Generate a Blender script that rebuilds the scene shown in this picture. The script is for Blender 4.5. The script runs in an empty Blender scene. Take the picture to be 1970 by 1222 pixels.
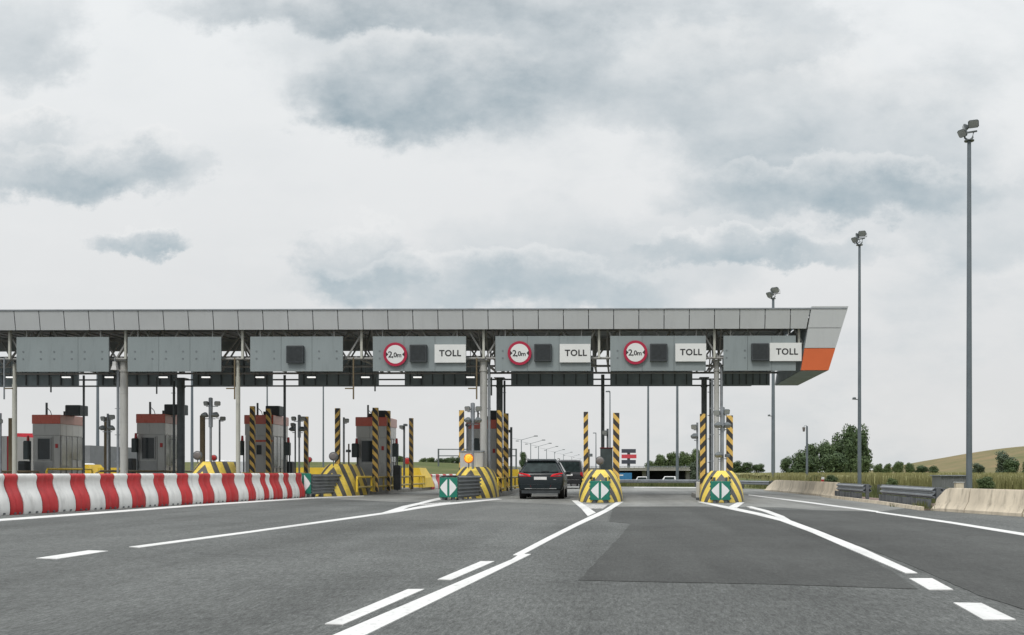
import bpy, bmesh, math, random
from mathutils import Vector, Matrix, noise as mnoise
random.seed(7)
S = bpy.context.scene
COL = S.collection
R = math.radians

# ------------------------------------------------------------------ camera frame
F, VX, HY, CH = 1900.0, 1170.0, 909.0, 1.1      # focal length (px), road vanishing point, horizon, eye height
def X(px, Y): return (px - VX) / F * Y
def Z(py, Y): return CH - (py - HY) / F * Y
def G(px, py):
    Y = CH * F / (py - HY)
    return (X(px, Y), Y)

cam = bpy.data.cameras.new('camera')
cam.sensor_fit = 'HORIZONTAL'; cam.sensor_width = 36; cam.lens = F * 36 / 1970
cam.shift_x = (985 - VX) / 1970; cam.shift_y = (HY - 611) / 1970
cam.clip_start = 0.1; cam.clip_end = 6000
co = bpy.data.objects.new('camera', cam); COL.objects.link(co)
co.location = (0, 0, CH); co.rotation_euler = (R(90), 0, 0)
S.camera = co

# ------------------------------------------------------------------ node helpers
def newmat(name):
    m = bpy.data.materials.new(name); m.use_nodes = True
    nt = m.node_tree; b = nt.nodes['Principled BSDF']
    return m, nt, b
def sock(nt, s, v):
    if hasattr(v, 'is_output') or isinstance(v, bpy.types.NodeSocket): nt.links.new(v, s)
    else: s.default_value = v
def math_(nt, op, a, b=None, c=None, clamp=False):
    n = nt.nodes.new('ShaderNodeMath'); n.operation = op; n.use_clamp = clamp
    for i, v in enumerate((a, b, c)):
        if v is not None: sock(nt, n.inputs[i], v)
    return n.outputs[0]
def noise_(nt, vec, scale, detail=3, rough=.55, dist=0.0):
    n = nt.nodes.new('ShaderNodeTexNoise')
    n.inputs['Scale'].default_value = scale; n.inputs['Detail'].default_value = detail
    n.inputs['Roughness'].default_value = rough; n.inputs['Distortion'].default_value = dist
    if vec is not None: nt.links.new(vec, n.inputs['Vector'])
    return n.outputs['Fac']
def ramp_(nt, fac, stops):
    n = nt.nodes.new('ShaderNodeValToRGB'); nt.links.new(fac, n.inputs[0])
    cr = n.color_ramp
    while len(cr.elements) < len(stops): cr.elements.new(.5)
    for e, (p, c) in zip(cr.elements, stops):
        e.position = p; e.color = c if len(c) == 4 else (*c, 1)
    return n.outputs[0]
def mix_(nt, fac, a, b, mode='MIX'):
    n = nt.nodes.new('ShaderNodeMix'); n.data_type = 'RGBA'; n.blend_type = mode
    sock(nt, n.inputs[0], fac)
    for i, v in ((6, a), (7, b)):
        if isinstance(v, tuple): n.inputs[i].default_value = v if len(v) == 4 else (*v, 1)
        else: nt.links.new(v, n.inputs[i])
    return n.outputs[2]
def maprange(nt, v, a, b, c=0., d=1., smooth=True):
    n = nt.nodes.new('ShaderNodeMapRange')
    if smooth: n.interpolation_type = 'SMOOTHSTEP'
    nt.links.new(v, n.inputs[0])
    for i, k in enumerate((a, b, c, d)): n.inputs[i + 1].default_value = k
    return n.outputs[0]
def objco(nt): return nt.nodes.new('ShaderNodeTexCoord').outputs['Object']
def geopos(nt): return nt.nodes.new('ShaderNodeNewGeometry').outputs['Position']
def scaled(nt, vec, s):
    n = nt.nodes.new('ShaderNodeVectorMath'); n.operation = 'MULTIPLY'
    nt.links.new(vec, n.inputs[0]); n.inputs[1].default_value = s
    return n.outputs[0]
def bump_(nt, b, h, strength, dist=.01):
    n = nt.nodes.new('ShaderNodeBump'); n.inputs['Strength'].default_value = strength
    n.inputs['Distance'].default_value = dist
    nt.links.new(h, n.inputs['Height']); nt.links.new(n.outputs[0], b.inputs['Normal'])

def M(name, col, rough=.6, metal=0., var=.12, scale=2.5, grime=.0, bump=0., bscale=40, spec=.4, streak=False):
    """weathered solid: low frequency tone changes, optional grime blotches / rain streaks"""
    m, nt, b = newmat(name)
    p = geopos(nt)
    n1 = noise_(nt, scaled(nt, p, (1, 1, .3)) if streak else p, scale, 4)
    lo = tuple(c * (1 - var) for c in col); hi = tuple(min(1, c * (1 + var)) for c in col)
    c = ramp_(nt, n1, [(.3, lo), (.7, hi)])
    if grime:
        n2 = noise_(nt, scaled(nt, p, (3, 3, .45)), 1.6, 5, .65)
        f = maprange(nt, n2, .48, .75, 0, grime)
        c = mix_(nt, f, c, tuple(x * .45 for x in col))
    nt.links.new(c, b.inputs['Base Color'])
    rr = math_(nt, 'MULTIPLY_ADD', n1, .2, rough - .1); nt.links.new(rr, b.inputs['Roughness'])
    b.inputs['Metallic'].default_value = metal; b.inputs['Specular IOR Level'].default_value = spec
    if bump: bump_(nt, b, noise_(nt, p, bscale, 3), bump)
    return m

MAT = {}
def defmats():
    d = MAT
    d['galv'] = M('galvanised_steel', (.26, .28, .30), .5, .35, .15, 4, .3)
    d['rail'] = M('dull_galvanised_rail', (.20, .215, .225), .5, .3, .2, 3, .55)
    d['galv_dark'] = M('weathered_steel', (.12, .13, .14), .55, .3, .25, 3, .5)
    d['mast'] = M('mast_grey_paint', (.135, .16, .18), .5, .2, .1, 1.5, .2)
    d['black'] = M('black_housing', (.040, .046, .05), .5, 0, .2, 5)
    d['darkgrey'] = M('dark_grey_steel', (.12, .135, .142), .55, .1, .2, 3)
    d['darkgreen'] = M('dark_green_housing', (.045, .06, .062), .5, 0, .2, 3)
    d['fascia'] = M('grey_fascia_cladding', (.46, .475, .48), .38, .1, .04, .6, .1, spec=.5)
    d['fasciagap'] = M('fascia_backing', (.05, .05, .055), .7)
    d['orange'] = M('orange_cladding', (.58, .125, .04), .4, 0, .05, .8)
    d['board'] = M('grey_sign_board', (.228, .262, .268), .5, .05, .06, .9, .2, streak=True)
    d['seam'] = M('board_seam', (.15, .17, .18), .6)
    d['roof'] = M('roof_underside', (.27, .29, .295), .7, .1, .25, 1.5)
    d['truss'] = M('truss_steel', (.30, .30, .29), .6, .2, .2, 2)
    d['rearboard'] = M('rear_board_back', (.27, .32, .345), .6, .1, .2, 1.5)
    d['cream'] = M('cream_painted_steel', (.46, .46, .41), .55, 0, .08, 1.2, .3, streak=True)
    d['concrete_col'] = M('pale_column_paint', (.42, .42, .40), .65, 0, .1, 1.2, .45, .15, streak=True)
    d['brownpost'] = M('brown_steel', (.16, .125, .075), .65, .1, .2, 2, .4)
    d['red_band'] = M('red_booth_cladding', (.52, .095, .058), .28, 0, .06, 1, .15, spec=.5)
    d['booth_side_lit'] = M('side_cladding_painted_skylight', (.50, .50, .48), .3, .15, .08, 1, .3, spec=.6, streak=True)  # booth cladding lightened: skylight on the lane side painted into the colour
    d['red_sky_tint'] = M('red_cladding_painted_reflection', (.52, .30, .255), .35, 0, .08, 1.2, .25, spec=.5)  # pale red with the sky reflection of the side bands painted in
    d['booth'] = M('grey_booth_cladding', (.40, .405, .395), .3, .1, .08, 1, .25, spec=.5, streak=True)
    d['boothframe'] = M('booth_frame', (.29, .30, .30), .45, .2, .1, 2)
    d['glass'] = M('dark_window_glass', (.022, .030, .034), .1, 0, .3, 2, spec=.35)
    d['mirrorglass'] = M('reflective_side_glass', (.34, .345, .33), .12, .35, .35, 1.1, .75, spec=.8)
    d['yellow'] = M('yellow_paint', (.72, .50, .045), .5, 0, .1, 2, .25)
    d['yellow_dirty'] = M('dirty_yellow_paint', (.42, .33, .10), .6, 0, .25, 2, .6)
    d['rail_brown'] = M('muddy_pipe', (.24, .19, .12), .6, 0, .2, 2, .5)
    d['concrete'] = M('precast_concrete', (.56, .49, .385), .85, 0, .2, 1.6, .8, .4, 30, .2, True)
    d['kerb'] = M('kerb_concrete', (.24, .235, .22), .85, 0, .18, 2.5, .5, .4, 30, .2)
    d['plastic_red'] = M('red_plastic', (.47, .03, .034), .45, 0, .14, 2.5, .5, spec=.45)
    d['plastic_white'] = M('white_plastic', (.70, .70, .68), .5, 0, .06, 2.5, .45, spec=.45)
    d['green'] = M('green_reflective_sheet', (.012, .165, .115), .45, 0, .08, 2)
    d['white'] = M('white_reflective_sheet', (.72, .73, .73), .45, 0, .04, 2)
    d['signwhite'] = M('white_sign_face', (.66, .67, .66), .45, 0, .03, 1, .06)
    d['signred'] = M('red_sign_rim', (.36, .012, .045), .4, 0, .05, 1)
    d['ink'] = M('black_lettering', (.02, .02, .022), .5)
    d['display'] = M('matrix_display', (.022, .026, .028), .35, 0, .25, 8)
    d['lampgrey'] = M('unlit_lamp_lens', (.16, .145, .14), .3, 0, .15, 6)
    d['lampred'] = M('red_lamp_lens', (.38, .03, .03), .35, 0, .15, 3)
    d['lens'] = M('floodlight_glass', (.27, .285, .275), .15, 0, .15, 3, spec=.7)
    d['cabinet'] = M('pale_grey_cabinet', (.46, .46, .45), .5, 0, .05, 1.5, .3, streak=True)
    d['carpaint'] = M('dark_metallic_paint', (.011, .017, .020), .26, .0, .1, 1, spec=.3)
    d['vanpaint'] = M('black_van_paint', (.02, .021, .024), .25, .2, .1, 1, spec=.6)
    d['tyre'] = M('tyre_rubber', (.015, .015, .015), .8)
    d['rim'] = M('alloy_rim', (.3, .3, .31), .3, .8, .1)
    d['taillight'] = M('red_tail_lens', (.42, .012, .02), .18, 0, .25, 12, spec=.6)
    d['reflector'] = M('dull_red_reflector', (.12, .012, .018), .3, 0, .2, 10)
    d['plate'] = M('plate_white', (.66, .66, .66), .4)
    d['chrome'] = M('chrome_trim', (.6, .6, .6), .15, .9, .05)
    d['carglass'] = M('car_window_glass', (.022, .032, .032), .12, 0, .4, 4, spec=.16)
    d['carwhite'] = M('white_car_paint', (.68, .69, .70), .25, 0, .03, 1, spec=.5)
    d['blue'] = M('blue_tarpaulin', (.03, .16, .33), .5)
    d['truckred'] = M('red_tarpaulin', (.48, .03, .045), .45, 0, .15, 2)
    d['billred'] = M('red_billboard_face', (.55, .06, .08), .5)
    d['billblue'] = M('navy_billboard_face', (.055, .06, .08), .5)
    d['bridge'] = M('bridge_concrete', (.36, .35, .32), .85, 0, .12, .4, .5, streak=True)
    d['shade'] = M('abutment_painted_shade', (.03, .033, .037), .9)  # shadow under the bridge deck painted in as near-black
    d['bark'] = M('tree_bark', (.07, .055, .04), .9)
    d['shed'] = M('grey_sheet_metal', (.20, .21, .215), .5, .3, .1, 1.5, .2)
    d['brick'] = M('reddish_paving', (.19, .135, .115), .85, 0, .2, 3, .4)
defmats()

def emit(name, col, st):
    m, nt, b = newmat(name)
    b.inputs['Base Color'].default_value = (*col, 1)
    b.inputs['Emission Color'].default_value = (*col, 1); b.inputs['Emission Strength'].default_value = st
    return m
def amberlens():
    m, nt, b = newmat('lit_amber_lamp')
    vo = nt.nodes.new('ShaderNodeTexVoronoi'); vo.inputs['Scale'].default_value = 16; nt.links.new(objco(nt), vo.inputs['Vector'])
    c = ramp_(nt, vo.outputs['Distance'], [(.1, (1, .60, .05)), (.75, (.80, .24, .01))])
    nt.links.new(c, b.inputs['Emission Color']); b.inputs['Emission Strength'].default_value = .95
    b.inputs['Base Color'].default_value = (.7, .28, .02, 1)
    return m
MAT['amber'] = amberlens()
mt_, nt_, b_ = newmat('lit_red_lens'); b_.inputs['Base Color'].default_value = (.5, .012, .02, 1); b_.inputs['Roughness'].default_value = .15
b_.inputs['Emission Color'].default_value = (1, .03, .04, 1); b_.inputs['Emission Strength'].default_value = .32; MAT['brakelight'] = mt_
MAT['tube'] = emit('lit_canopy_lamp', (1, 1, .98), .9)

def stripes(name, sgn, dark):
    m, nt, b = newmat(name)
    s = nt.nodes.new('ShaderNodeSeparateXYZ'); nt.links.new(objco(nt), s.inputs[0])
    v = math_(nt, 'ADD', s.outputs[2], math_(nt, 'MULTIPLY', math_(nt, 'ADD', s.outputs[0], s.outputs[1]), 1.1 * sgn))
    f = math_(nt, 'FRACT', math_(nt, 'DIVIDE', v, .47))
    k = math_(nt, 'GREATER_THAN', f, .48)
    n = noise_(nt, geopos(nt), 7, 4, .65)
    y = ramp_(nt, n, [(.25, (.52 * dark, .34 * dark, .075 * dark)), (.75, (.80 * dark, .51 * dark, .13 * dark))])
    c = mix_(nt, k, y, (.035, .032, .03))
    nt.links.new(c, b.inputs['Base Color']); b.inputs['Roughness'].default_value = .55
    return m
MAT['stripe_up'] = stripes('hazard_stripes_rising', -1, 1.0)
MAT['stripe_down'] = stripes('hazard_stripes_falling', 1, 1.0)
MAT['stripe_old'] = stripes('faded_hazard_stripes', 1, .42)

def chevron_mat(v0):
    m, nt, b = newmat('chevron_paint')
    s = nt.nodes.new('ShaderNodeSeparateXYZ'); nt.links.new(objco(nt), s.inputs[0])
    v = math_(nt, 'ABSOLUTE', s.outputs[0])
    v = math_(nt, 'ADD', v, math_(nt, 'MULTIPLY', s.outputs[2], .42))
    v = math_(nt, 'ADD', v, math_(nt, 'MULTIPLY', s.outputs[1], .36))
    f = math_(nt, 'FRACT', math_(nt, 'DIVIDE', math_(nt, 'SUBTRACT', v, v0 - .10), .5))
    k = math_(nt, 'GREATER_THAN', f, .55)
    n = noise_(nt, geopos(nt), 5, 5, .7)
    y = ramp_(nt, n, [(.25, (.50, .38, .075)), (.6, (.74, .55, .085))])
    bl = ramp_(nt, n, [(.3, (.05, .05, .048)), (.75, (.10, .095, .09))])
    c = mix_(nt, k, y, bl)
    gr = maprange(nt, noise_(nt, geopos(nt), 9, 5, .7), .58, .7, 0, .55)
    c = mix_(nt, gr, c, (.13, .12, .10))
    nt.links.new(c, b.inputs['Base Color']); b.inputs['Roughness'].default_value = .6
    bump_(nt, b, n, .2)
    return m

def asphalt(name, base, grain, patchvar, warm=0):
    m, nt, b = newmat(name)
    p = geopos(nt)
    sp = scaled(nt, p, (1, .2, 1))
    g1 = maprange(nt, noise_(nt, sp, 26, 6, .85), .36, .64, 0, 1, False)
    g2 = maprange(nt, noise_(nt, scaled(nt, p, (1, .3, 1)), 70, 3, .85), .34, .66, 0, 1, False)
    mid = maprange(nt, noise_(nt, scaled(nt, p, (1, .5, 1)), 2.6, 5, .7), .35, .65, 0, 1, False)
    big = maprange(nt, noise_(nt, scaled(nt, p, (.55, .035, 1)), 1.0, 4, .6), .35, .65, 0, 1, False)     # wheel-track streaks along the lanes
    blot = maprange(nt, noise_(nt, p, .22, 5, .6), .35, .65, 0, 1, False)
    v = math_(nt, 'MULTIPLY_ADD', g1, grain, 1 - grain * .5)
    v = math_(nt, 'MULTIPLY', v, math_(nt, 'MULTIPLY_ADD', g2, grain * .8, 1 - grain * .4))
    for t_, k_ in ((mid, .16), (big, patchvar), (blot, patchvar * .8)):
        v = math_(nt, 'MULTIPLY', v, math_(nt, 'MULTIPLY_ADD', t_, k_, 1 - k_ * .5))
    c = mix_(nt, 1.0, (base * (.955 + warm), base, base * (.97 - warm * .6)), v, 'MULTIPLY')
    # oil drips and tar spots
    oil = maprange(nt, noise_(nt, p, 1.1, 4, .7), .66, .74, 0, .35)
    c = mix_(nt, oil, c, (base * .5, base * .5, base * .5))
    # sealed hairline cracks
    vo = nt.nodes.new('ShaderNodeTexVoronoi'); vo.feature = 'DISTANCE_TO_EDGE'; vo.inputs['Scale'].default_value = .11
    wv = nt.nodes.new('ShaderNodeVectorMath'); wv.operation = 'ADD'; nt.links.new(p, wv.inputs[0])
    nn = nt.nodes.new('ShaderNodeTexNoise'); nn.inputs['Scale'].default_value = .5; nt.links.new(p, nn.inputs['Vector'])
    sc = scaled(nt, nn.outputs['Color'], (3, 3, 0)); nt.links.new(sc, wv.inputs[1])
    nt.links.new(wv.outputs[0], vo.inputs['Vector'])
    ck = maprange(nt, vo.outputs['Distance'], .0, .0035, .28, 0)
    c = mix_(nt, ck, c, (base * .4, base * .4, base * .42))
    nt.links.new(c, b.inputs['Base Color'])
    b.inputs['Roughness'].default_value = .85; b.inputs['Specular IOR Level'].default_value = .25
    bump_(nt, b, g1, .5, .02)
    return m
MAT['asphalt'] = asphalt('aged_asphalt', .104, .95, .40, .0)
MAT['asphalt_new'] = asphalt('fresh_asphalt', .067, .45, .42, .008)
MAT['asphalt_mid'] = asphalt('worn_asphalt', .120, .8, .28, .01)
MAT['apron'] = asphalt('concrete_apron', .20, .3, .42, .03)

def paintmat():
    m, nt, b = newmat('road_paint')
    p = geopos(nt)
    w = maprange(nt, noise_(nt, p, 14, 5, .75), .54, .70, 0, .75)
    c = mix_(nt, w, (.60, .60, .59), (.24, .24, .24))
    n = maprange(nt, noise_(nt, scaled(nt, p, (1.6, .25, 1)), 1.3, 5, .65), .40, .72, 0, .55)
    c = mix_(nt, n, c, (.36, .36, .355))
    nt.links.new(c, b.inputs['Base Color']); b.inputs['Roughness'].default_value = .7
    bump_(nt, b, noise_(nt, p, 40, 3), .3)
    return m
MAT['paint'] = paintmat()
def wornpaint():
    m, nt, b = newmat('worn_road_paint')
    p = geopos(nt)
    w = maprange(nt, noise_(nt, p, 9, 5, .75), .42, .6, 0, 1)
    c = mix_(nt, w, (.5, .5, .49), (.16, .15, .145))
    nt.links.new(c, b.inputs['Base Color']); b.inputs['Roughness'].default_value = .8
    return m
MAT['paint_worn'] = wornpaint()

def groundmat():
    m, nt, b = newmat('grassland')
    p = geopos(nt)
    n = noise_(nt, scaled(nt, p, (1, .3, 1)), .12, 6, .65); n2 = noise_(nt, p, 2.5, 5, .7)
    c = ramp_(nt, n, [(.3, (.075, .10, .035)), (.5, (.11, .125, .05)), (.7, (.17, .155, .075))])
    c = mix_(nt, math_(nt, 'MULTIPLY', n2, .6), c, (.05, .065, .025))
    nt.links.new(c, b.inputs['Base Color']); b.inputs['Roughness'].default_value = .95
    b.inputs['Specular IOR Level'].default_value = .1
    bump_(nt, b, n2, .8, .15)
    return m
MAT['grassland'] = groundmat()
def hillmat():
    m, nt, b = newmat('dry_hill_grass')
    p = geopos(nt)
    n = noise_(nt, scaled(nt, p, (1, 1, 3.5)), .055, 6, .65); n2 = noise_(nt, p, .5, 5, .7)
    c = ramp_(nt, n, [(.35, (.12, .125, .058)), (.5, (.175, .15, .08)), (.66, (.235, .172, .10))])
    c = mix_(nt, math_(nt, 'MULTIPLY', n2, .35), c, (.10, .10, .045))
    nt.links.new(c, b.inputs['Base Color']); b.inputs['Roughness'].default_value = .95
    b.inputs['Specular IOR Level'].default_value = .1
    return m
MAT['hill'] = hillmat()
def leafmat(name, lo, hi, scale=.5):
    m, nt, b = newmat(name)
    p = geopos(nt)
    n = noise_(nt, p, scale, 4, .65)
    c = ramp_(nt, n, [(.3, lo), (.7, hi)])
    nt.links.new(c, b.inputs['Base Color']); b.inputs['Roughness'].default_value = .7
    b.inputs['Specular IOR Level'].default_value = .2
    return m
MAT['leaf_dark'] = leafmat('dark_foliage', (.042, .07, .034), (.095, .135, .06))
MAT['leaf_mid'] = leafmat('mid_green_foliage', (.055, .088, .034), (.12, .16, .066))
MAT['leaf_grey'] = leafmat('grey_green_foliage', (.06, .085, .055), (.11, .14, .09))
MAT['crop'] = leafmat('ripening_crop', (.20, .20, .085), (.265, .25, .115), 1.6)
MAT['blade'] = leafmat('verge_grass', (.06, .085, .03), (.16, .16, .07), .8)

# ------------------------------------------------------------------ mesh helpers
class MB:
    def __init__(s): s.v, s.f = [], []
    def add(s, vs, fs):
        o = len(s.v); s.v += [tuple(p) for p in vs]; s.f += [tuple(i + o for i in f) for f in fs]; return s
    def box(s, x0, x1, y0, y1, z0, z1):
        return s.add([(x0, y0, z0), (x1, y0, z0), (x1, y1, z0), (x0, y1, z0), (x0, y0, z1), (x1, y0, z1), (x1, y1, z1), (x0, y1, z1)],
                     [(0, 3, 2, 1), (4, 5, 6, 7), (0, 1, 5, 4), (1, 2, 6, 5), (2, 3, 7, 6), (3, 0, 4, 7)])
    def rbox(s, x0, x1, y0, y1, z0, z1, r=.02):
        """box with chamfered vertical edges and top"""
        P = [(x0 + r, y0), (x1 - r, y0), (x1, y0 + r), (x1, y1 - r), (x1 - r, y1), (x0 + r, y1), (x0, y1 - r), (x0, y0 + r)]
        cx, cy = (x0 + x1) / 2, (y0 + y1) / 2
        def ins(p): return (p[0] - math.copysign(r * .8, p[0] - cx), p[1] - math.copysign(r * .8, p[1] - cy))
        rings = [[(*p, z0) for p in P], [(*p, z1 - r) for p in P], [(*ins(p), z1) for p in P]]
        return s.loft(rings)
    def loft(s, rings, cap=True, close=True):
        n = len(rings[0]); vs = [p for r in rings for p in r]; fs = []
        for i in range(len(rings) - 1):
            for j in range(n if close else n - 1):
                a = i * n + j; b = i * n + (j + 1) % n
                fs.append((a, b, b + n, a + n))
        if cap:
            fs.append(tuple(reversed(range(n)))); fs.append(tuple((len(rings) - 1) * n + j for j in range(n)))
        return s.add(vs, fs)
    def tube(s, pts, r, n=10, r2=None):
        pts = [Vector(p) for p in pts]; rings = []
        L = len(pts); up = Vector((0, 0, 1))
        for i, p in enumerate(pts):
            d = (pts[min(i + 1, L - 1)] - pts[max(i - 1, 0)]).normalized()
            ref = Vector((1, 0, 0)) if abs(d.z) > .9 else up
            a = d.cross(ref).normalized(); b = a.cross(d).normalized()
            rr = r if r2 is None else r + (r2 - r) * i / (L - 1)
            rings.append([tuple(p + (a * math.cos(t) + b * math.sin(t)) * rr) for t in [2 * math.pi * k / n for k in range(n)]])
        return s.loft(rings)
    def bar(s, a, b, w, h=None):
        h = h or w; a, b = Vector(a), Vector(b); d = (b - a).normalized()
        ref = Vector((0, 0, 1)) if abs(d.z) < .9 else Vector((0, 1, 0))
        u = d.cross(ref).normalized() * w / 2; v = u.cross(d).normalized() * h / 2
        q = [-u - v, u - v, u + v, -u + v]
        return s.loft([[tuple(a + k) for k in q], [tuple(b + k) for k in q]])
    def disc(s, c, r, axis='y', t=.02, n=28):
        cx, cy, cz = c; rings = []
        for o in (0, t):
            if axis == 'y': rings.append([(cx + r * math.cos(a), cy + o, cz + r * math.sin(a)) for a in [2 * math.pi * k / n for k in range(n)]])
            elif axis == 'x': rings.append([(cx + o, cy + r * math.cos(a), cz + r * math.sin(a)) for a in [2 * math.pi * k / n for k in range(n)]])
            else: rings.append([(cx + r * math.cos(a), cy + r * math.sin(a), cz + o) for a in [2 * math.pi * k / n for k in range(n)]])
        return s.loft(rings)
    def prism_y(s, poly, y0, y1):
        """polygon of (x, z) points extruded along y"""
        return s.loft([[(x, y0, z) for x, z in poly], [(x, y1, z) for x, z in poly]])
    def prism_x(s, poly, x0, x1):
        return s.loft([[(x0, y, z) for y, z in poly], [(x1, y, z) for y, z in poly]])
    def xf(s, mat):
        s.v = [tuple(mat @ Vector(p)) for p in s.v]; return s
    def mesh(s, name, mat, smooth=None):
        me = bpy.data.meshes.new(name); me.from_pydata(s.v, [], s.f)
        bm = bmesh.new(); bm.from_mesh(me); bmesh.ops.recalc_face_normals(bm, faces=bm.faces); bm.to_mesh(me); bm.free()
        if mat: me.materials.append(MAT[mat] if isinstance(mat, str) else mat)
        if smooth:
            me.shade_smooth()
            me.set_sharp_from_angle(angle=R(smooth))
        return me
    def build(s, name, mat, parent=None, loc=None, smooth=None, rz=0):
        o = bpy.data.objects.new(name, s.mesh(name, mat, smooth)); COL.objects.link(o)
        if parent: o.parent = parent
        if loc: o.location = loc
        if rz: o.rotation_euler = (0, 0, rz)
        return o
def tag(o, label=None, cat=None, group=None, kind=None):
    for k, v in (('label', label), ('category', cat), ('group', group), ('kind', kind)):
        if v: o[k] = v
    return o
def thing(name, label, cat, loc=(0, 0, 0), rz=0, group=None):
    o = bpy.data.objects.new(name, None); COL.objects.link(o); o.empty_display_size = .2
    o.location = loc; o.rotation_euler = (0, 0, rz)
    return tag(o, label, cat, group)
def text_mb(body, size, depth=.006, bold=.0, base=False, space=1.0):
    cu = bpy.data.curves.new('lettering', 'FONT'); cu.body = body; cu.size = size
    cu.align_x = 'CENTER'; cu.align_y = 'BOTTOM_BASELINE' if base else 'CENTER'; cu.space_character = space; cu.extrude = depth / 2; cu.offset = bold; cu.resolution_u = 4
    o = bpy.data.objects.new('lettering', cu); COL.objects.link(o)
    me = bpy.data.meshes.new_from_object(o.evaluated_get(bpy.context.evaluated_depsgraph_get()))
    mb = MB(); mb.add([(v.co.x, -v.co.z, v.co.y) for v in me.vertices], [tuple(p.vertices) for p in me.polygons])
    bpy.data.objects.remove(o); bpy.data.curves.remove(cu); bpy.data.meshes.remove(me)
    return mb
def shift(mb, dx, dy, dz):
    mb.v = [(x + dx, y + dy, z + dz) for x, y, z in mb.v]; return mb
def ragged(pts, amp=.012, step=.15):
    out = []
    for i in range(len(pts)):
        a, b = Vector(pts[i]), Vector(pts[(i + 1) % len(pts)]); L = (b - a).length; n = max(1, min(120, int(L / step)))
        nv = Vector((-(b - a).y, (b - a).x)).normalized() if L > 0 else Vector((0, 0))
        for k in range(n):
            p = a + (b - a) * (k / n)
            out.append(tuple(p + nv * amp * (mnoise.noise((p.x * 1.3, p.y * 1.3, 5)) * 1.5 + random.gauss(0, .35)) * (1 if k else .3)))
    return out
def sheet(name, pts, z, mat, label=None, kind='structure'):
    if name.startswith('asphalt') or name == 'concrete_apron': pts = ragged(pts)
    n = len(pts); mb = MB()
    vs = [(x, y, z) for x, y in pts]; fs = [tuple(range(n))]
    if z > .001:                                  # thin slab: closed edges down to the road
        vs += [(x, y, .0006) for x, y in pts]; fs += [(i, (i + 1) % n, n + (i + 1) % n, n + i) for i in range(n)]
    mb.add(vs, fs); me = mb.mesh(name, mat)
    if me.polygons[0].normal.z < 0:
        for p in me.polygons: p.flip()
    o = bpy.data.objects.new(name, me); COL.objects.link(o); tag(o, label, None, None, kind)
    return o

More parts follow.
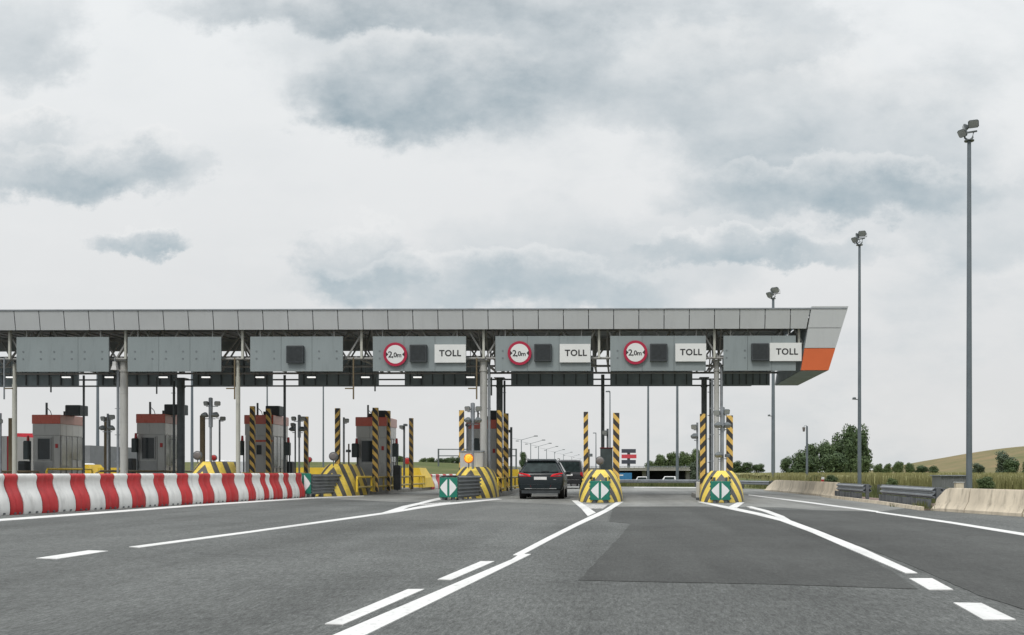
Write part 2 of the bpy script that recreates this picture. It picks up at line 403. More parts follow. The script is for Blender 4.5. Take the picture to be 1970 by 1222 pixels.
# ------------------------------------------------------------------ world, sun
def make_world():
    w = bpy.data.worlds.new('World'); S.world = w; w.use_nodes = True
    nt = w.node_tree; bg = nt.nodes['Background']
    sky = nt.nodes.new('ShaderNodeTexSky'); sky.sky_type = 'NISHITA'; sky.sun_disc = False
    sky.sun_elevation = R(52); sky.sun_rotation = R(200)
    d = nt.nodes.new('ShaderNodeTexCoord').outputs['Generated']
    sp = nt.nodes.new('ShaderNodeSeparateXYZ'); nt.links.new(d, sp.inputs[0])
    yy = math_(nt, 'MAXIMUM', sp.outputs[1], .12)
    u = math_(nt, 'MULTIPLY_ADD', math_(nt, 'DIVIDE', sp.outputs[0], yy), 1.9, 1.17)
    v = math_(nt, 'MULTIPLY_ADD', math_(nt, 'DIVIDE', sp.outputs[2], yy), -1.9, .909)
    cmb = nt.nodes.new('ShaderNodeCombineXYZ'); nt.links.new(u, cmb.inputs[0]); nt.links.new(v, cmb.inputs[1])
    p = cmb.outputs[0]
    def cn(scale, detail, seed, stretch=(1, 1.5, 1), rough=.58):
        a = nt.nodes.new('ShaderNodeVectorMath'); a.operation = 'MULTIPLY_ADD'
        nt.links.new(p, a.inputs[0]); a.inputs[1].default_value = stretch; a.inputs[2].default_value = (seed, seed * .7, seed * 1.3)
        return noise_(nt, a.outputs[0], scale, detail, rough)
    # warped coordinates: broad swirl plus fractal edges
    big_x = math_(nt, 'SUBTRACT', cn(2.6, 2, 3.1), .5); big_y = math_(nt, 'SUBTRACT', cn(2.6, 2, 8.7), .5)
    ed_x = math_(nt, 'SUBTRACT', cn(9, 8, 13.3, (1, 1.25, 1), .62), .5); ed_y = math_(nt, 'SUBTRACT', cn(9, 8, 17.9, (1, 1.25, 1), .62), .5)
    uu = math_(nt, 'ADD', u, math_(nt, 'MULTIPLY_ADD', big_x, .16, math_(nt, 'MULTIPLY', ed_x, .26)))
    vv = math_(nt, 'ADD', v, math_(nt, 'MULTIPLY_ADD', big_y, .07, math_(nt, 'MULTIPLY', ed_y, .15)))
    fine = math_(nt, 'SUBTRACT', cn(7, 8, 40, (1, 1.5, 1), .58), .5)
    # cloud banks: centre, radii, strength
    blobs = [(.80, .17, .22, .085, 1.0), (.86, .09, .34, .14, .50), (1.02, .09, .16, .14, .50), (.66, .0, .32, .055, .85), (1.0, -.02, .35, .07, .5),
             (.02, .05, .15, .10, .62), (.03, .262, .12, .035, .45), (.13, .335, .19, .05, 1.0), (.10, .29, .14, .05, .28), (.325, .325, .07, .05, .42),
             (.272, .470, .10, .024, .9), (.70, .505, .12, .055, .75), (.92, .55, .32, .045, .72), (1.05, .48, .18, .08, .38),
             (1.62, .37, .32, .05, .80), (1.62, .28, .30, .12, .62), (1.40, .20, .22, .12, .42), (1.44, .485, .22, .03, .75), (1.42, .44, .2, .06, .25), (1.30, .08, .30, .13, .36),
             (1.53, .05, .09, .09, .42), (1.24, .21, .15, .05, .40), (1.92, .42, .16, .09, .40), (1.78, .18, .16, .07, .24), (1.22, .53, .24, .06, .34)]
    keep = None; lit = None
    for cx, cy, rx, ry, amp in blobs:
        a = math_(nt, 'MULTIPLY', math_(nt, 'SUBTRACT', uu, cx), 1 / (rx * 1.3))
        b = math_(nt, 'MULTIPLY', math_(nt, 'SUBTRACT', vv, cy), 1 / (ry * 1.45))
        q = math_(nt, 'SUBTRACT', 1.0, math_(nt, 'ADD', math_(nt, 'MULTIPLY', a, a), math_(nt, 'MULTIPLY', b, b)), clamp=True)
        e = math_(nt, 'MULTIPLY', math_(nt, 'MULTIPLY', maprange(nt, q, 0, .8, 0, amp), 1.0), math_(nt, 'MULTIPLY_ADD', b, .5, .62, clamp=True))
        inv = math_(nt, 'SUBTRACT', 1.0, e)
        keep = inv if keep is None else math_(nt, 'MULTIPLY', keep, inv)
        if amp > .4:
            top = math_(nt, 'MULTIPLY', maprange(nt, q, 0, .35), math_(nt, 'MULTIPLY_ADD', b, -1.2, -.25, clamp=True))
            lit = top if lit is None else math_(nt, 'MAXIMUM', lit, top)
    side = maprange(nt, u, .35, 1.25, .06, .32)
    wisp = maprange(nt, cn(3.0, 7, 21, (1, 1.9, 1), .6), .42, .74)
    keep = math_(nt, 'MULTIPLY', keep, math_(nt, 'SUBTRACT', 1.0, math_(nt, 'MULTIPLY', wisp, side)))
    dk = math_(nt, 'SUBTRACT', 1.0, keep)
    dk = math_(nt, 'MULTIPLY', dk, math_(nt, 'MULTIPLY_ADD', fine, 1.6, .88), clamp=True)
    bright = ramp_(nt, maprange(nt, v, -.1, .75, 0, 1, False), [(0, (.89, .915, .925)), (.45, (.83, .845, .85)), (1, (.74, .745, .747))])
    dark = ramp_(nt, maprange(nt, v, 0, .6, 0, 1, False), [(0, (.335, .405, .45)), (1, (.35, .45, .505))])
    c = mix_(nt, math_(nt, 'MULTIPLY', fine, .5, clamp=True), bright, (.95, .95, .94))
    c = mix_(nt, dk, c, dark)
    c = mix_(nt, math_(nt, 'MULTIPLY', lit, .5), c, (.92, .92, .91))
    # behind and beside the viewer: an even cloud deck with soft noise; overhead much brighter than the horizon
    back = ramp_(nt, noise_(nt, d, 3.0, 5), [(.3, (.60, .64, .67)), (.7, (.86, .86, .85))])
    c = mix_(nt, maprange(nt, sp.outputs[1], .12, .35), back, c)
    up = maprange(nt, sp.outputs[2], .44, .85, 1.0, 2.5)
    c = mix_(nt, 1.0, c, up, 'MULTIPLY')
    c10 = mix_(nt, 1.0, c, (10., 10., 10.), 'MULTIPLY')
    fin = mix_(nt, .96, sky.outputs[0], c10)
    nt.links.new(fin, bg.inputs['Color']); bg.inputs['Strength'].default_value = .1
    w.cycles.sampling_method = 'MANUAL'; w.cycles.sample_map_resolution = 512
make_world()
sl = bpy.data.lights.new('sun', 'SUN'); sl.energy = 1.5; sl.angle = R(14); sl.color = (1, .96, .90)
so = bpy.data.objects.new('sun', sl); COL.objects.link(so)
az, el = R(200), R(52)
sd = Vector((math.sin(az) * math.cos(el), math.cos(az) * math.cos(el), math.sin(el)))
so.rotation_euler = sd.to_track_quat('Z', 'Y').to_euler(); so.location = (0, -20, 60)
S.view_settings.view_transform = 'Standard'; S.view_settings.look = 'None'
S.view_settings.exposure = 0; S.view_settings.gamma = 1

# ------------------------------------------------------------------ ground, roads
def sm(a, b, x):
    t = max(0, min(1, (x - a) / (b - a))); return t * t * (3 - 2 * t)
def gz(x, y):
    z = -.03
    z -= 2.6 * sm(95, 140, y) * sm(1, 9, x) * (1 - sm(40, 62, x)) * (1 - sm(420, 700, y))
    z += 3.2 * sm(120, 230, y) * sm(-16, -40, x) * (.75 + .25 * mnoise.noise((x * .02, y * .01, 0)))
    z += 1.0 * sm(100, 170, y) * sm(-13, -20, x)
    return z
def make_ground():
    xs = [-2500, -900, -400, -250] + [i * 6 for i in range(-33, 34)] + [250, 400, 900, 2500]
    ys = [-300, -60, -20, 0, 20, 40, 60, 80] + [90 + 8 * i for i in range(44)] + [480, 560, 700, 1000, 1600, 3000, 4500]
    mb = MB(); n = len(xs)
    mb.v = [(x, y, gz(x, y)) for y in ys for x in xs]
    mb.f = [(j * n + i, j * n + i + 1, (j + 1) * n + i + 1, (j + 1) * n + i) for j in range(len(ys) - 1) for i in range(n - 1)]
    tag(mb.build('ground', 'grassland', smooth=60), kind='structure')
make_ground()
sheet('road', [(-75, -25), (16, -25), (15.2, 10), (12.2, 20), (11.0, 27), (10.9, 62), (7.5, 73), (1.0, 77.0), (-1.5, 80), (-2.0, 100), (-2.0, 800), (-18, 800), (-18, 120), (-30, 95), (-75, 90)], 0, 'asphalt')
sheet('concrete_apron', [(X(0, 43) - 6, 43.5), (-13.9, 43.2), (-12, 41.5), (X(770, 36.5), 36.5), (-6.2, 38.2), (-4.4, 37.2), (-1.2, 33.6), (X(1172, 33), 33), G(1180, 974.6), (X(1345, 31.9), 31.9), (X(1500, 31), 31), G(1560, 981), G(1692, 984.5), (10.75, 33), (10.7, 62), (7.2, 72.5), (-1.8, 78), (-30, 82), (-60, 82), (-60, 44)], .003, 'apron')
sheet('asphalt_patch', [G(1180, 975.5), G(1172, 1004), G(1213, 1007.5), G(1190, 1036), G(1150, 1078), G(1112, 1117), G(1300, 1121), G(1500, 1125), G(1765, 1134), G(1720, 1102), G(1640, 1061), G(1560, 1024), G(1500, 1001), G(1430, 984), G(1380, 976.5), G(1290, 975)], .0055, 'asphalt_new')
sheet('asphalt_patch', [G(1468, 980.5), G(1690, 985.5), G(1830, 1006), G(1966, 1029), G(2100, 1056), G(2250, 1290), G(1975, 1175), G(1880, 1145), G(1780, 1100), G(1700, 1068), G(1600, 1030), G(1530, 1003)], .0055, 'asphalt_new')

sheet('asphalt_strip', [G(700, 1000), G(1000, 1003.5), G(1168, 1004), G(1176, 976), G(1120, 968), (-4.4, 36.6), (-6.2, 37.6), G(830, 968), G(770, 975)], .002, 'asphalt_mid')
def line(name, left, right, mat='paint', z=.012):
    z -= .003
    sheet(name, [G(*p) for p in left] + [G(*p) for p in reversed(right)], z, mat)
LN = 'road_marking'
line(LN, [(-200, 1014), (0, 999), (190, 985.5), (380, 971), (595, 957.6), (700, 953.6)], [(-200, 1021), (0, 1003), (190, 989), (380, 974), (595, 959.8), (700, 955)])
line(LN, [(70, 1075), (170, 1060)], [(110, 1076.5), (208, 1061)])
line(LN, [(248, 1053), (480, 1022.5), (735, 987)], [(268, 1054.5), (490, 1024.5), (762, 986.5)])
line(LN, [(735, 987), (775, 974), (806, 967.5), (830, 961), (846, 958)], [(762, 986.5), (786, 976.5), (812, 970), (838, 963.5), (848, 962)], z=.012)
line(LN, [(756, 985.5), (800, 976), (850, 969), (905, 964.5), (955, 959.8)], [(758, 987.2), (808, 979), (860, 971.5), (912, 966.5), (966, 961)], z=.016)
line(LN, [(812, 970), (866, 966)], [(806, 973), (868, 968.5)], 'paint_worn', .013)
line(LN, [(560, 1262), (645, 1222), (985, 1077), (1000, 1067)], [(615, 1262), (707, 1222), (1000, 1078), (1022, 1067)])
line(LN, [(625, 1202), (785, 1135)], [(660, 1203.5), (816, 1135)])
line(LN, [(842, 1116), (925, 1081)], [(868, 1117), (951, 1081)])
line(LN, [(987, 1069), (1050, 1036), (1100, 1011), (1136, 993.5)], [(1003, 1070), (1062, 1038), (1112, 1012), (1152, 993.5)], z=.014)
line(LN, [(1136, 993.5), (1161, 982), (1186, 966)], [(1152, 993.5), (1174, 982), (1199, 966)], z=.012)
line(LN, [(1131, 994), (1118, 979), (1100, 963.5)], [(1146, 987), (1132, 977), (1112, 963.5)], z=.016)
line(LN, [(1122, 970.5), (1170, 971.5)], [(1130, 979), (1160, 979)], 'paint_worn', .013)
line(LN, [(1341, 966), (1400, 979.5), (1450, 990), (1500, 1002.5)], [(1350, 965.5), (1412, 977), (1464, 988), (1520, 1001.5)], z=.012)
line(LN, [(1436, 975.5), (1466, 984), (1490, 993), (1502, 1000)], [(1446, 975), (1480, 983.5), (1508, 994), (1521, 1002)], z=.016)
line(LN, [(1401, 976), (1418, 967.2)], [(1418, 977.5), (1432, 967.2)], 'paint', .015)
line(LN, [(1440, 978), (1478, 987)], [(1452, 977), (1490, 988)], 'paint_worn', .013)
line(LN, [(1500, 1002.5), (1560, 1025), (1640, 1060), (1742, 1104)], [(1520, 1001.8), (1575, 1022), (1660, 1056), (1765, 1104)], z=.014)
line(LN, [(1749, 1114), (1787, 1136)], [(1793, 1114), (1834, 1136)])
line(LN, [(1834, 1161), (1892, 1194)], [(1888, 1162), (1954, 1194)])
line(LN, [(1440, 951.8), (1560, 966.5), (1690, 984)], [(1440, 953.2), (1560, 968.8), (1690, 986.5)])
line(LN, [(1685, 984.2), (1830, 1004.5), (1970, 1026.5), (2200, 1068)], [(1685, 986.6), (1830, 1008), (1970, 1031.5), (2200, 1076)], z=.013)
line(LN, [(1220, 937.2), (1300, 937.4), (1420, 938)], [(1220, 938.2), (1300, 938.4), (1420, 939.2)], z=.012)

# ------------------------------------------------------------------ toll canopy
Y0 = 44.0; SC = F / Y0
def xc(px, y=0): k = (px - VX) / F; return k * (Y0 + y) / (1 + .014 * k)
def zc(py): return CH + (HY - py) / SC
SKEW = -.014
DEP = 7.6                                    # canopy depth
SR = F / (Y0 + DEP)
def xr(px): return xc(px, DEP)
canopy = thing('toll_canopy', 'long flat grey canopy over the toll lanes with an orange tipped slanted end', 'canopy', (0, Y0, 0), SKEW)
ztop, zbot, zpt, zpb = zc(594), zc(633), zc(645.5), zc(713)
XL, XRt = -36.0, xc(1520)
# fascia: separate cladding sheets with open joints in front of a dark backing
mb = MB(); jx = []
x = XRt
while x > XL: jx.append(x); x -= 48.35 / SC
g = .018
edge = [(xc(1552), xc(1558))] + [(j, j) for j in jx]
for k in range(len(edge) - 1):
    (b1, t1), (b0, t0) = edge[k], edge[k + 1]
    q = [(b0 + g, 0, zbot), (b1 - g, 0, zbot), (t1 - g, -.13, ztop - .06), (t0 + g, -.13, ztop - .06)]
    mb.add(q + [(a, b + .04, c) for a, b, c in q], [(0, 1, 2, 3), (7, 6, 5, 4), (0, 4, 5, 1), (1, 5, 6, 2), (2, 6, 7, 3), (3, 7, 4, 0)])
mb.build('fascia', 'fascia', canopy)
mb = MB(); mb.add([(XL, .06, zbot + .02), (xc(1551), .06, zbot + .02), (xc(1557), -.06, ztop - .05), (XL, -.06, ztop - .05)], [(0, 1, 2, 3)])
mb.build('fascia_backing', 'fasciagap', canopy)
mb = MB(); mb.box(XL, xc(1628), -.17, -.06, ztop - .055, ztop - .005)
mb.build('roof_edge_trim', 'galv', canopy)
mb = MB(); mb.box(XL, xc(1560), -.05, DEP + .1, ztop - .30, ztop - .06)
mb.build('roof_deck', 'roof', canopy)
mb = MB()
for k in range(70):                           # ribs of the profiled roof sheet, running front to back
    xx = XL + .6 + k * .62
    if xx < xc(1545): mb.box(xx, xx + .12, .15, DEP - .1, ztop - .36, ztop - .303)
mb.build('roof_rib', 'roof', canopy)
mb = MB(); mb.box(XL, xc(1560), DEP, DEP + .08, zbot - .02, ztop - .32)
mb.build('rear_fascia', 'roof', canopy)
# slanted end of the roof: three stacked cladding blocks
def endx(z, side):
    t = (z - zpb) / (ztop - zpb)
    return (xc(1541) + (xc(1560) - xc(1541)) * t) if side == 0 else (xc(1594) + (xc(1630) - xc(1594)) * t)
levels = [(zpb, zc(671.5), 'orange'), (zc(670.5), zc(633), 'fascia'), (zc(632), ztop + .06, 'fascia')]
for i, (a, b, m) in enumerate(levels):
    f = lambda z, s_: endx(z, s_)
    mb = MB(); fy = lambda z: -.13 * (z - zpb) / (ztop - zpb)
    ring = lambda z: [(f(z, 0), fy(z) - .02, z), (f(z, 1), fy(z) - .02, z), (f(z, 1), DEP, z), (f(z, 1) - .12, DEP, z), (f(z, 1) - .12, .10, z), (f(z, 0), .10, z)]
    mb.loft([ring(a), ring(b)])
    o = mb.build('end_panel', m, canopy)
    if m == 'orange': o['label'] = 'orange lower panel of the slanted roof end'
mb = MB(); mb.loft([[(endx(z, 0) + .005, .105, z), (endx(z, 1) - .125, .105, z), (endx(z, 1) - .125, DEP - .03, z), (endx(z, 0) + .005, DEP - .03, z)] for z in (zpb + .01, ztop - .4)]); mb.build('end_core', 'rearboard', canopy)
mb = MB(); mb.add([(endx(zpb, 0) + .02, .02, zpb - .012), (endx(zpb, 1) - .02, .02, zpb - .012), (endx(zpb, 1) - .02, DEP - .02, zpb - .012), (endx(zpb, 0) + .02, DEP - .02, zpb - .012)], [(0, 1, 2, 3)])
mb.build('end_soffit', 'rearboard', canopy)
# lattice trusses under the roof
zch, zt2 = zc(686.5), ztop - .42
def truss(y, name, step=1.3, w=.07):
    mb = MB()
    mb.tube([(XL, y, zch), (xc(1545), y, zch)], .055, 8); mb.bar((XL, y, zt2), (xc(1548), y, zt2), .1)
    x = XL; k = 0
    while x < xc(1535):
        mb.bar((x, y, zch if k % 2 else zt2), (x + step, y, zt2 if k % 2 else zch), w); x += step; k += 1
    mb.build(name, 'truss', canopy)
truss(.55, 'front_truss', 1.05); truss(DEP / 2, 'middle_truss', 1.3, .08); truss(DEP - .5, 'rear_truss', 1.05)
for px in (8, 233, 460, 691, 928, 1152, 1376, 1540):
    mb = MB(); xx = xc(px)
    for dx in (-.3, .35):
        mb.bar((xx + dx, .6, zch + .08), (xx + dx, DEP - .55, zch + .08), .09)
        for k in range(5):
            ya, yb = .6 + k * 1.3, .6 + (k + 1) * 1.3
            mb.bar((xx + dx, ya, zch if k % 2 else zt2), (xx + dx, yb, zt2 if k % 2 else zch), .06)
    mb.build('cross_truss', 'truss', canopy)
    mb = MB(); mb.box(xx - .05, xx + .05, .36, .46, zch - .02, zbot + .1); mb.build('hanger', 'cream', canopy)
for zz in (zc(697), zc(704)):
    pass
mb = MB()                                      # rear cat-walk rails seen between the boards
for zz in (zpb + .02, zpb + .35, zpb + .7, zpb + 1.05):
    mb.bar((XL, DEP + .25, zz), (xc(1490), DEP + .25, zz), .075)
mb.build('catwalk_rail', 'darkgrey', canopy)

def column(px, y, r, zt, mat, z0=.15, r2=None, cat='column', extra=False):
    xx = xc(px, y)
    mb = MB(); mb.tube([(xx, y, z0), (xx, y, zt)], r, 20, r2)
    if extra:
        mb.tube([(xx, y, zt - .5), (xx, y, zt - .42)], r + .03, 20)
        for zz in (1.9, 3.4, 4.7): mb.tube([(xx, y, zz), (xx, y, zz + .02)], r + .006, 20)
        mb.box(xx - r - .1, xx + r + .1, y - r - .1, y + r + .1, zt - .03, zt)
    return mb.build(cat, mat, canopy, smooth=40)
for px, d in ((238, .17), (930, .165), (1378, .115)): column(px, .85, d, zch - .06, 'concrete_col', extra=True)
column(27.5, .8, .075, zch - .2, 'cream'); column(27.5, .8, .10, zc(735), 'cream', cat='column_sleeve')
column(457.5, .8, .075, zch - .05, 'cream'); column(457.5, .8, .095, zc(720), 'cream', cat='column_sleeve')
for px, d in ((344.5, .19), (957.5, .165), (1351, .145)):
    column(px, DEP - .7, d, zpb + .35, 'darkgrey', extra=True)
for px, d in ((157.5, .055), (544, .065), (1156, .09)): column(px, DEP - .7, d, zpb + .5, 'darkgrey')
def pipe(px, y, r, zt, zb, mat, elbow=True):
    xx = xc(px, y)
    mb = MB(); pts = [(xx, y, zb), (xx, y, zt)]
    if elbow: pts += [(xx - .05, y, zt + .2), (xx - .2, y, zt + .32), (xx - .45, y, zt + .36)]
    mb.tube(pts, r, 10)
    for zz in (1.6, 2.8, 4.0, 5.2):
        if zb < zz < zt: mb.box(xx - r - .08, xx + r + .02, y - .02, y + .02, zz, zz + .03)
    mb.build('drainpipe', mat, canopy, smooth=40)
pipe(226.5, .8, .06, zc(700), .3, 'galv'); pipe(940.5, .9, .065, zc(703), .3, 'galv'); pipe(1387.5, .9, .065, zc(706), .3, 'galv')
pipe(331, DEP - .7, .06, zpb + .2, .3, 'darkgrey', False); pipe(967, DEP - .7, .055, zpb + .2, .3, 'darkgrey', False)
pipe(1363, DEP - .9, .06, zpb + .2, .3, 'darkgrey', False); pipe(1369.5, .9, .055, zc(725), .3, 'galv', False)

# hanging camera brackets (T shaped pipes)
for px, arm, side in ((8, 1, 'at the left edge of the picture'), (451.5, -1, 'beside the slim cream column'), (680, -1, 'between the blank third and the fourth sign boards'), (917, -1, 'beside the thick pale column above the amber lamp')):
    mb = MB(); xx = X(px, Y0 + .4); r0 = thing('hanging_bracket', 'thin pipe hanging from the canopy, ' + side, 'bracket', (xx, Y0 + .4 - SKEW * 0, 0), 0, 'pipes hanging from the canopy')
    mb.tube([(0, 0, zch), (0, 0, zc(767))], .035, 8); mb.build('pipe', 'brownpost' if px != 8 else 'galv', r0, smooth=40)
    mb = MB(); mb.bar((0, 0, zc(746)), (arm * .38, 0, zc(746)), .055); mb.build('arm', 'brownpost', r0)
for px, yb, side in ((98, 755, 'under the first rear board from the left'), (301.5, 758, 'under the second rear board from the left'), (721.5, 753, 'at the right tip of the fourth rear board'), (945.5, 761, 'just right of the thick pale column')):
    Yq = Y0 + 5.2; mb = MB(); mb.tube([(0, 0, Z(yb, Yq)), (0, 0, zpb + .2)], .038, 8)
    tag(mb.build('short_hanging_pipe', 'darkgrey', None, (X(px, Yq), Yq, 0), 40), 'short dark pipe stub hanging ' + side, 'bracket', 'short pipe stubs under the canopy')

# ---- sign boards over the lanes
bl = [(31, 210), (245, 426), (481, 660), (717, 897), (953, 1137), (1174, 1358), (1392, 1531)]
blab = ['leftmost blank grey overhead board with dark bolt marks, beside the frame edge',
        'blank grey overhead board with bolt marks, over the second booth from the left',
        'grey overhead board carrying one dark square display and no letters',
        'grey overhead board with 2,0m disc, display and TOLL, left of the thick pale column',
        'grey overhead board with 2,0m disc, display and TOLL, above the dark car',
        'grey overhead board with 2,0m disc, display and TOLL, over the empty lane',
        'grey overhead board with display and TOLL but no disc, next to the orange roof end']
seams = [[(150,), (0, 0)], None]
sgn = {3: (761.5, 681, 806, 679, 837, 897, 662, 697, 867), 4: (1000, 679, 1045, 678, 1077, 1136, 661.5, 697, 1108), 5: (1222.5, 678, 1267, 678, 1299, 1358, 661, 695.5, 1329), 6: (None, 0, 1461.5, 677.5, 1480, 1541, 660, 695, 1513)}
def lane_board(i):
    a, b = bl[i]; t = thing('overhead_sign_board', blab[i], 'sign board', (xc((a + b) / 2, .16), Y0 + .16 - xc((a + b) / 2, .16) * .014, 0), SKEW, 'sign boards hung over the toll lanes')
    c = (a + b) / 2; SL = F / (Y0 + .16 - .014 * xc(c)); lx = lambda px: (px - c) / SL
    w = (b - a) / SL
    mb = MB(); cuts = [-w / 2, -w / 6, w / 6, w / 2] if i not in (0,) else [-w / 2, w / 6, w / 2]
    for k in range(len(cuts) - 1): mb.box(cuts[k] + (.006 if k else 0), cuts[k + 1] - .006, 0, .06, zpb, zpt)
    mb.build('board', 'board', t)
    mb = MB(); mb.box(-w / 2 + .02, w / 2 - .02, .062, .12, zpb + .02, zpt - .02); mb.build('board_frame', 'seam', t)
    for q in (-.4, .4): MB().bar((q * w, .10, zpt - .1), (q * w, .10, zt2), .05).build('hanger', 'truss', t)
    bolts = {0: (44, 78, 104, 138, 163, 197), 1: (259, 293, 319, 352, 378, 412), 2: (493, 527, 614, 648), 3: (730,), 4: (967,), 5: (1188,), 6: (1398, 1433)}[i]
    for px in bolts:
        for py in (674, 688): MB().disc((lx(px), -.012, zc(py)), .045, 'y', .014, 8).build('bolt_plate', 'seam', t)
    if i == 2: spec = (None, 0, 569.5, 680.5, None, 0, 0, 0, 0)
    elif i in sgn: spec = sgn[i]
    else: return
    rx, ry, dx, dy, t0, t1, ty0, ty1, tcx = spec
    if rx:
        r = 23.0 / SC; ex, ez = lx(rx), zc(ry)
        d = MB(); d.disc((ex, -.13, ez), r, 'y', .05, 48); d.box(ex - .06, ex + .06, -.08, 0, ez - .3, ez + .3)
        ro = d.build('width_limit_sign', 'signred', t, smooth=40)
        MB().disc((ex, -.134, ez), r * .775, 'y', .004, 48).build('white_disc', 'signwhite', ro)
        tri = MB()
        for sg in (-1, 1):
            tri.prism_y([(ex + sg * r * .78, ez + .11), (ex + sg * r * .58, ez), (ex + sg * r * .78, ez - .11)], -.1385, -.1345)
        tri.build('arrow_mark', 'ink', ro)
        tx = MB()
        for ch, sz, ox, oz in (('2', .39, -.42, -.26), (',', .34, -.21, -.24), ('0', .30, .0, -.24), ('m', .28, .33, -.24)):
            t2 = shift(text_mb(ch, sz, .004, .007, True), ex + r * ox, -.1365, ez + r * oz)
            tx.add(t2.v, t2.f)
        tx.build('lettering', 'ink', ro)
    dw = 16.7 / SC; ex, ez = lx(dx), zc(dy)
    d = MB(); d.rbox(ex - dw, ex + dw, -.20, 0, ez - dw, ez + dw, .03)
    do = d.build('matrix_display', 'black', t)
    MB().box(ex - dw + .06, ex + dw - .06, -.204, -.2005, ez - dw + .06, ez + dw - .06).build('display_face', 'display', do)
    for q in (-1, 1): pass
    if t0:
        d = MB(); d.box(lx(t0), lx(t1), -.12, -.04, zc(ty1), zc(ty0)); d.box(lx(t0) + .1, lx(t1) - .1 if i < 6 else lx(t0) + .5, -.04, 0, zc(ty1) + .1, zc(ty0) - .1)
        to = d.build('toll_sign', 'signwhite', t)
        tb = shift(text_mb('TOLL', .385, .006, .010, False, 1.08), lx(tcx), -.124, (zc(ty0) + zc(ty1)) / 2)
        tb.build('lettering', 'ink', to)
for i in range(7): lane_board(i)
# boards at the rear edge, seen from behind
rb = [(-7, 152, 'far left'), (186, 341, 'second from the left'), (370, 525, 'above the third booth'), (573, 729, 'between the display board and the fourth booth'), (778, 929, 'left of the thick pale column'), (983, 1142, 'above the dark car'), (1174, 1332, 'over the empty lane'), (1390, 1481, 'under the last TOLL board')]
for a, b, lab in rb:
    c = (a + b) / 2; w = (b - a) / SR
    t = thing('rear_board', 'dark board back at the canopy rear, ' + lab, 'sign board', (xr(c), Y0 + DEP + .02 - .014 * xr(c), 0), SKEW, 'backs of the rear overhead boards')
    MB().box(-w / 2, w / 2, 0, .06, zpb, zpt).build('board', 'rearboard', t)
    mb = MB(); n = 7
    for k in range(n): mb.box(-w / 2 + w * (k + .5) / n - .03, -w / 2 + w * (k + .5) / n + .03, -.06, -.001, zpb + .05, zpt - .05)
    mb.build('stiffener', 'darkgrey', t)
for px, lab in ((20, 'leftmost of the row'), (127.5, 'right of the leftmost lamp'), (210, 'left of the first thick pale column'), (314, 'above the second booth'), (396, 'second left of the slim cream column'), (500, 'right of the slim cream column'), (599, 'below the display board corner'), (703, 'left of the fourth sign board'), (803, 'below the fourth sign board'), (905, 'nearest the thick pale column behind the amber lamp')):
    Yl = Y0 + 5.5
    t = thing('strip_light', 'lit white strip light under the canopy, ' + lab, 'light', (X(px, Yl), Yl, Z(726, Yl)), 0, 'strip lights under the canopy')
    MB().box(-.22, .22, -.06, .06, .035, .085).build('housing', 'darkgrey', t)
    MB().box(-.2, .2, -.05, .05, -.03, .034).build('diffuser', 'tube', t)
    MB().box(-.015, .015, -.01, .01, .0855, ztop - .36 - Z(726, Yl)).build('stem', 'darkgrey', t)

# ------------------------------------------------------------------ islands
def island(name, pts, h=.2):
    mb = MB(); c = [sum(p[k] for p in pts) / len(pts) for k in (0, 1)]
    ins = [(p[0] + (c[0] - p[0]) * .012 * 2, p[1] + (c[1] - p[1]) * .004) for p in pts]
    mb.loft([[(x, y, .0) for x, y in pts], [(x, y, h - .03) for x, y in pts], [(x, y, h) for x, y in ins]])
    tag(mb.build(name, 'kerb'), kind='structure')
for pts in ([(-13.4, 48.6), (-11.75, 48.6), (-11.45, 50), (-11.2, 60.5), (-11.4, 64), (-13.2, 64), (-13.4, 60)],
            [(-6.5, 45.3), (-4.95, 45.3), (-4.9, 47), (-4.95, 60), (-6.6, 60)],
            [(-1.1, 39.6), (.45, 39.6), (.5, 52), (-1.0, 52)],
            [(3.65, 39.4), (5.1, 39.4), (5.15, 44.5), (3.75, 44.5)],
            [(-19.0, 45), (-17.2, 45), (-17.2, 66), (-19, 66)],
            [(-24.6, 45), (-22.6, 45), (-22.6, 66), (-24.6, 66)],
            [(-30.2, 45), (-28.0, 45), (-28.0, 66), (-30.2, 66)]):
    island('traffic_island', pts)

def bullnose(px, Y, H, wb, wt, lab, L=4.2, rz=0, a0=1.7):
    x0 = X(px, Y); mb = MB(); n = 14; rings = []
    for i in range(n + 1):
        t = i / n; hw = wt / 2 + (wb - wt) / 2 * (1 - t ** 2.3) ** .7
        y0 = 1.25 * t ** 1.2; a = a0 * (1 - .35 * t); ring = []
        K = 22
        for k in range(K + 1):
            th = math.pi * k / K; c, s_ = math.cos(th), math.sin(th)
            ring.append((-hw * math.copysign(abs(c) ** .85, c), y0 + a * (1 - s_ ** .95), H * t))
        ring += [(hw, L, H * t), (-hw, L, H * t)]
        rings.append(ring)
    mb.loft(rings)
    o = mb.build('bullnose', chevron_mat(.42 * H + .36 * 1.25), None, (x0, Y, 0), 50, rz)
    tag(o, lab, 'bullnose', 'chevron bullnoses in front of the toll islands')
bullnose(374, 42.6, 1.58, 1.7, 1.0, 'yellow and black chevron bullnose half hidden behind the red and white barrier', 3.4, 0, 1.4)
bullnose(629, 45.0, 1.49, 1.95, .95, 'yellow and black chevron bullnose behind the end of the red and white barrier', 3.6)
bullnose(899, 41.6, 1.34, 1.95, .95, 'yellow and black chevron bullnose below the lit amber lamp', 3.7)
bullnose(1155, 35.9, 1.20, 1.66, .78, 'yellow and black chevron bullnose right of the dark car')
bullnose(1388, 35.8, 1.16, 1.66, .80, 'yellow and black chevron bullnose at the foot of the last column group', 4.2, R(-6.5))

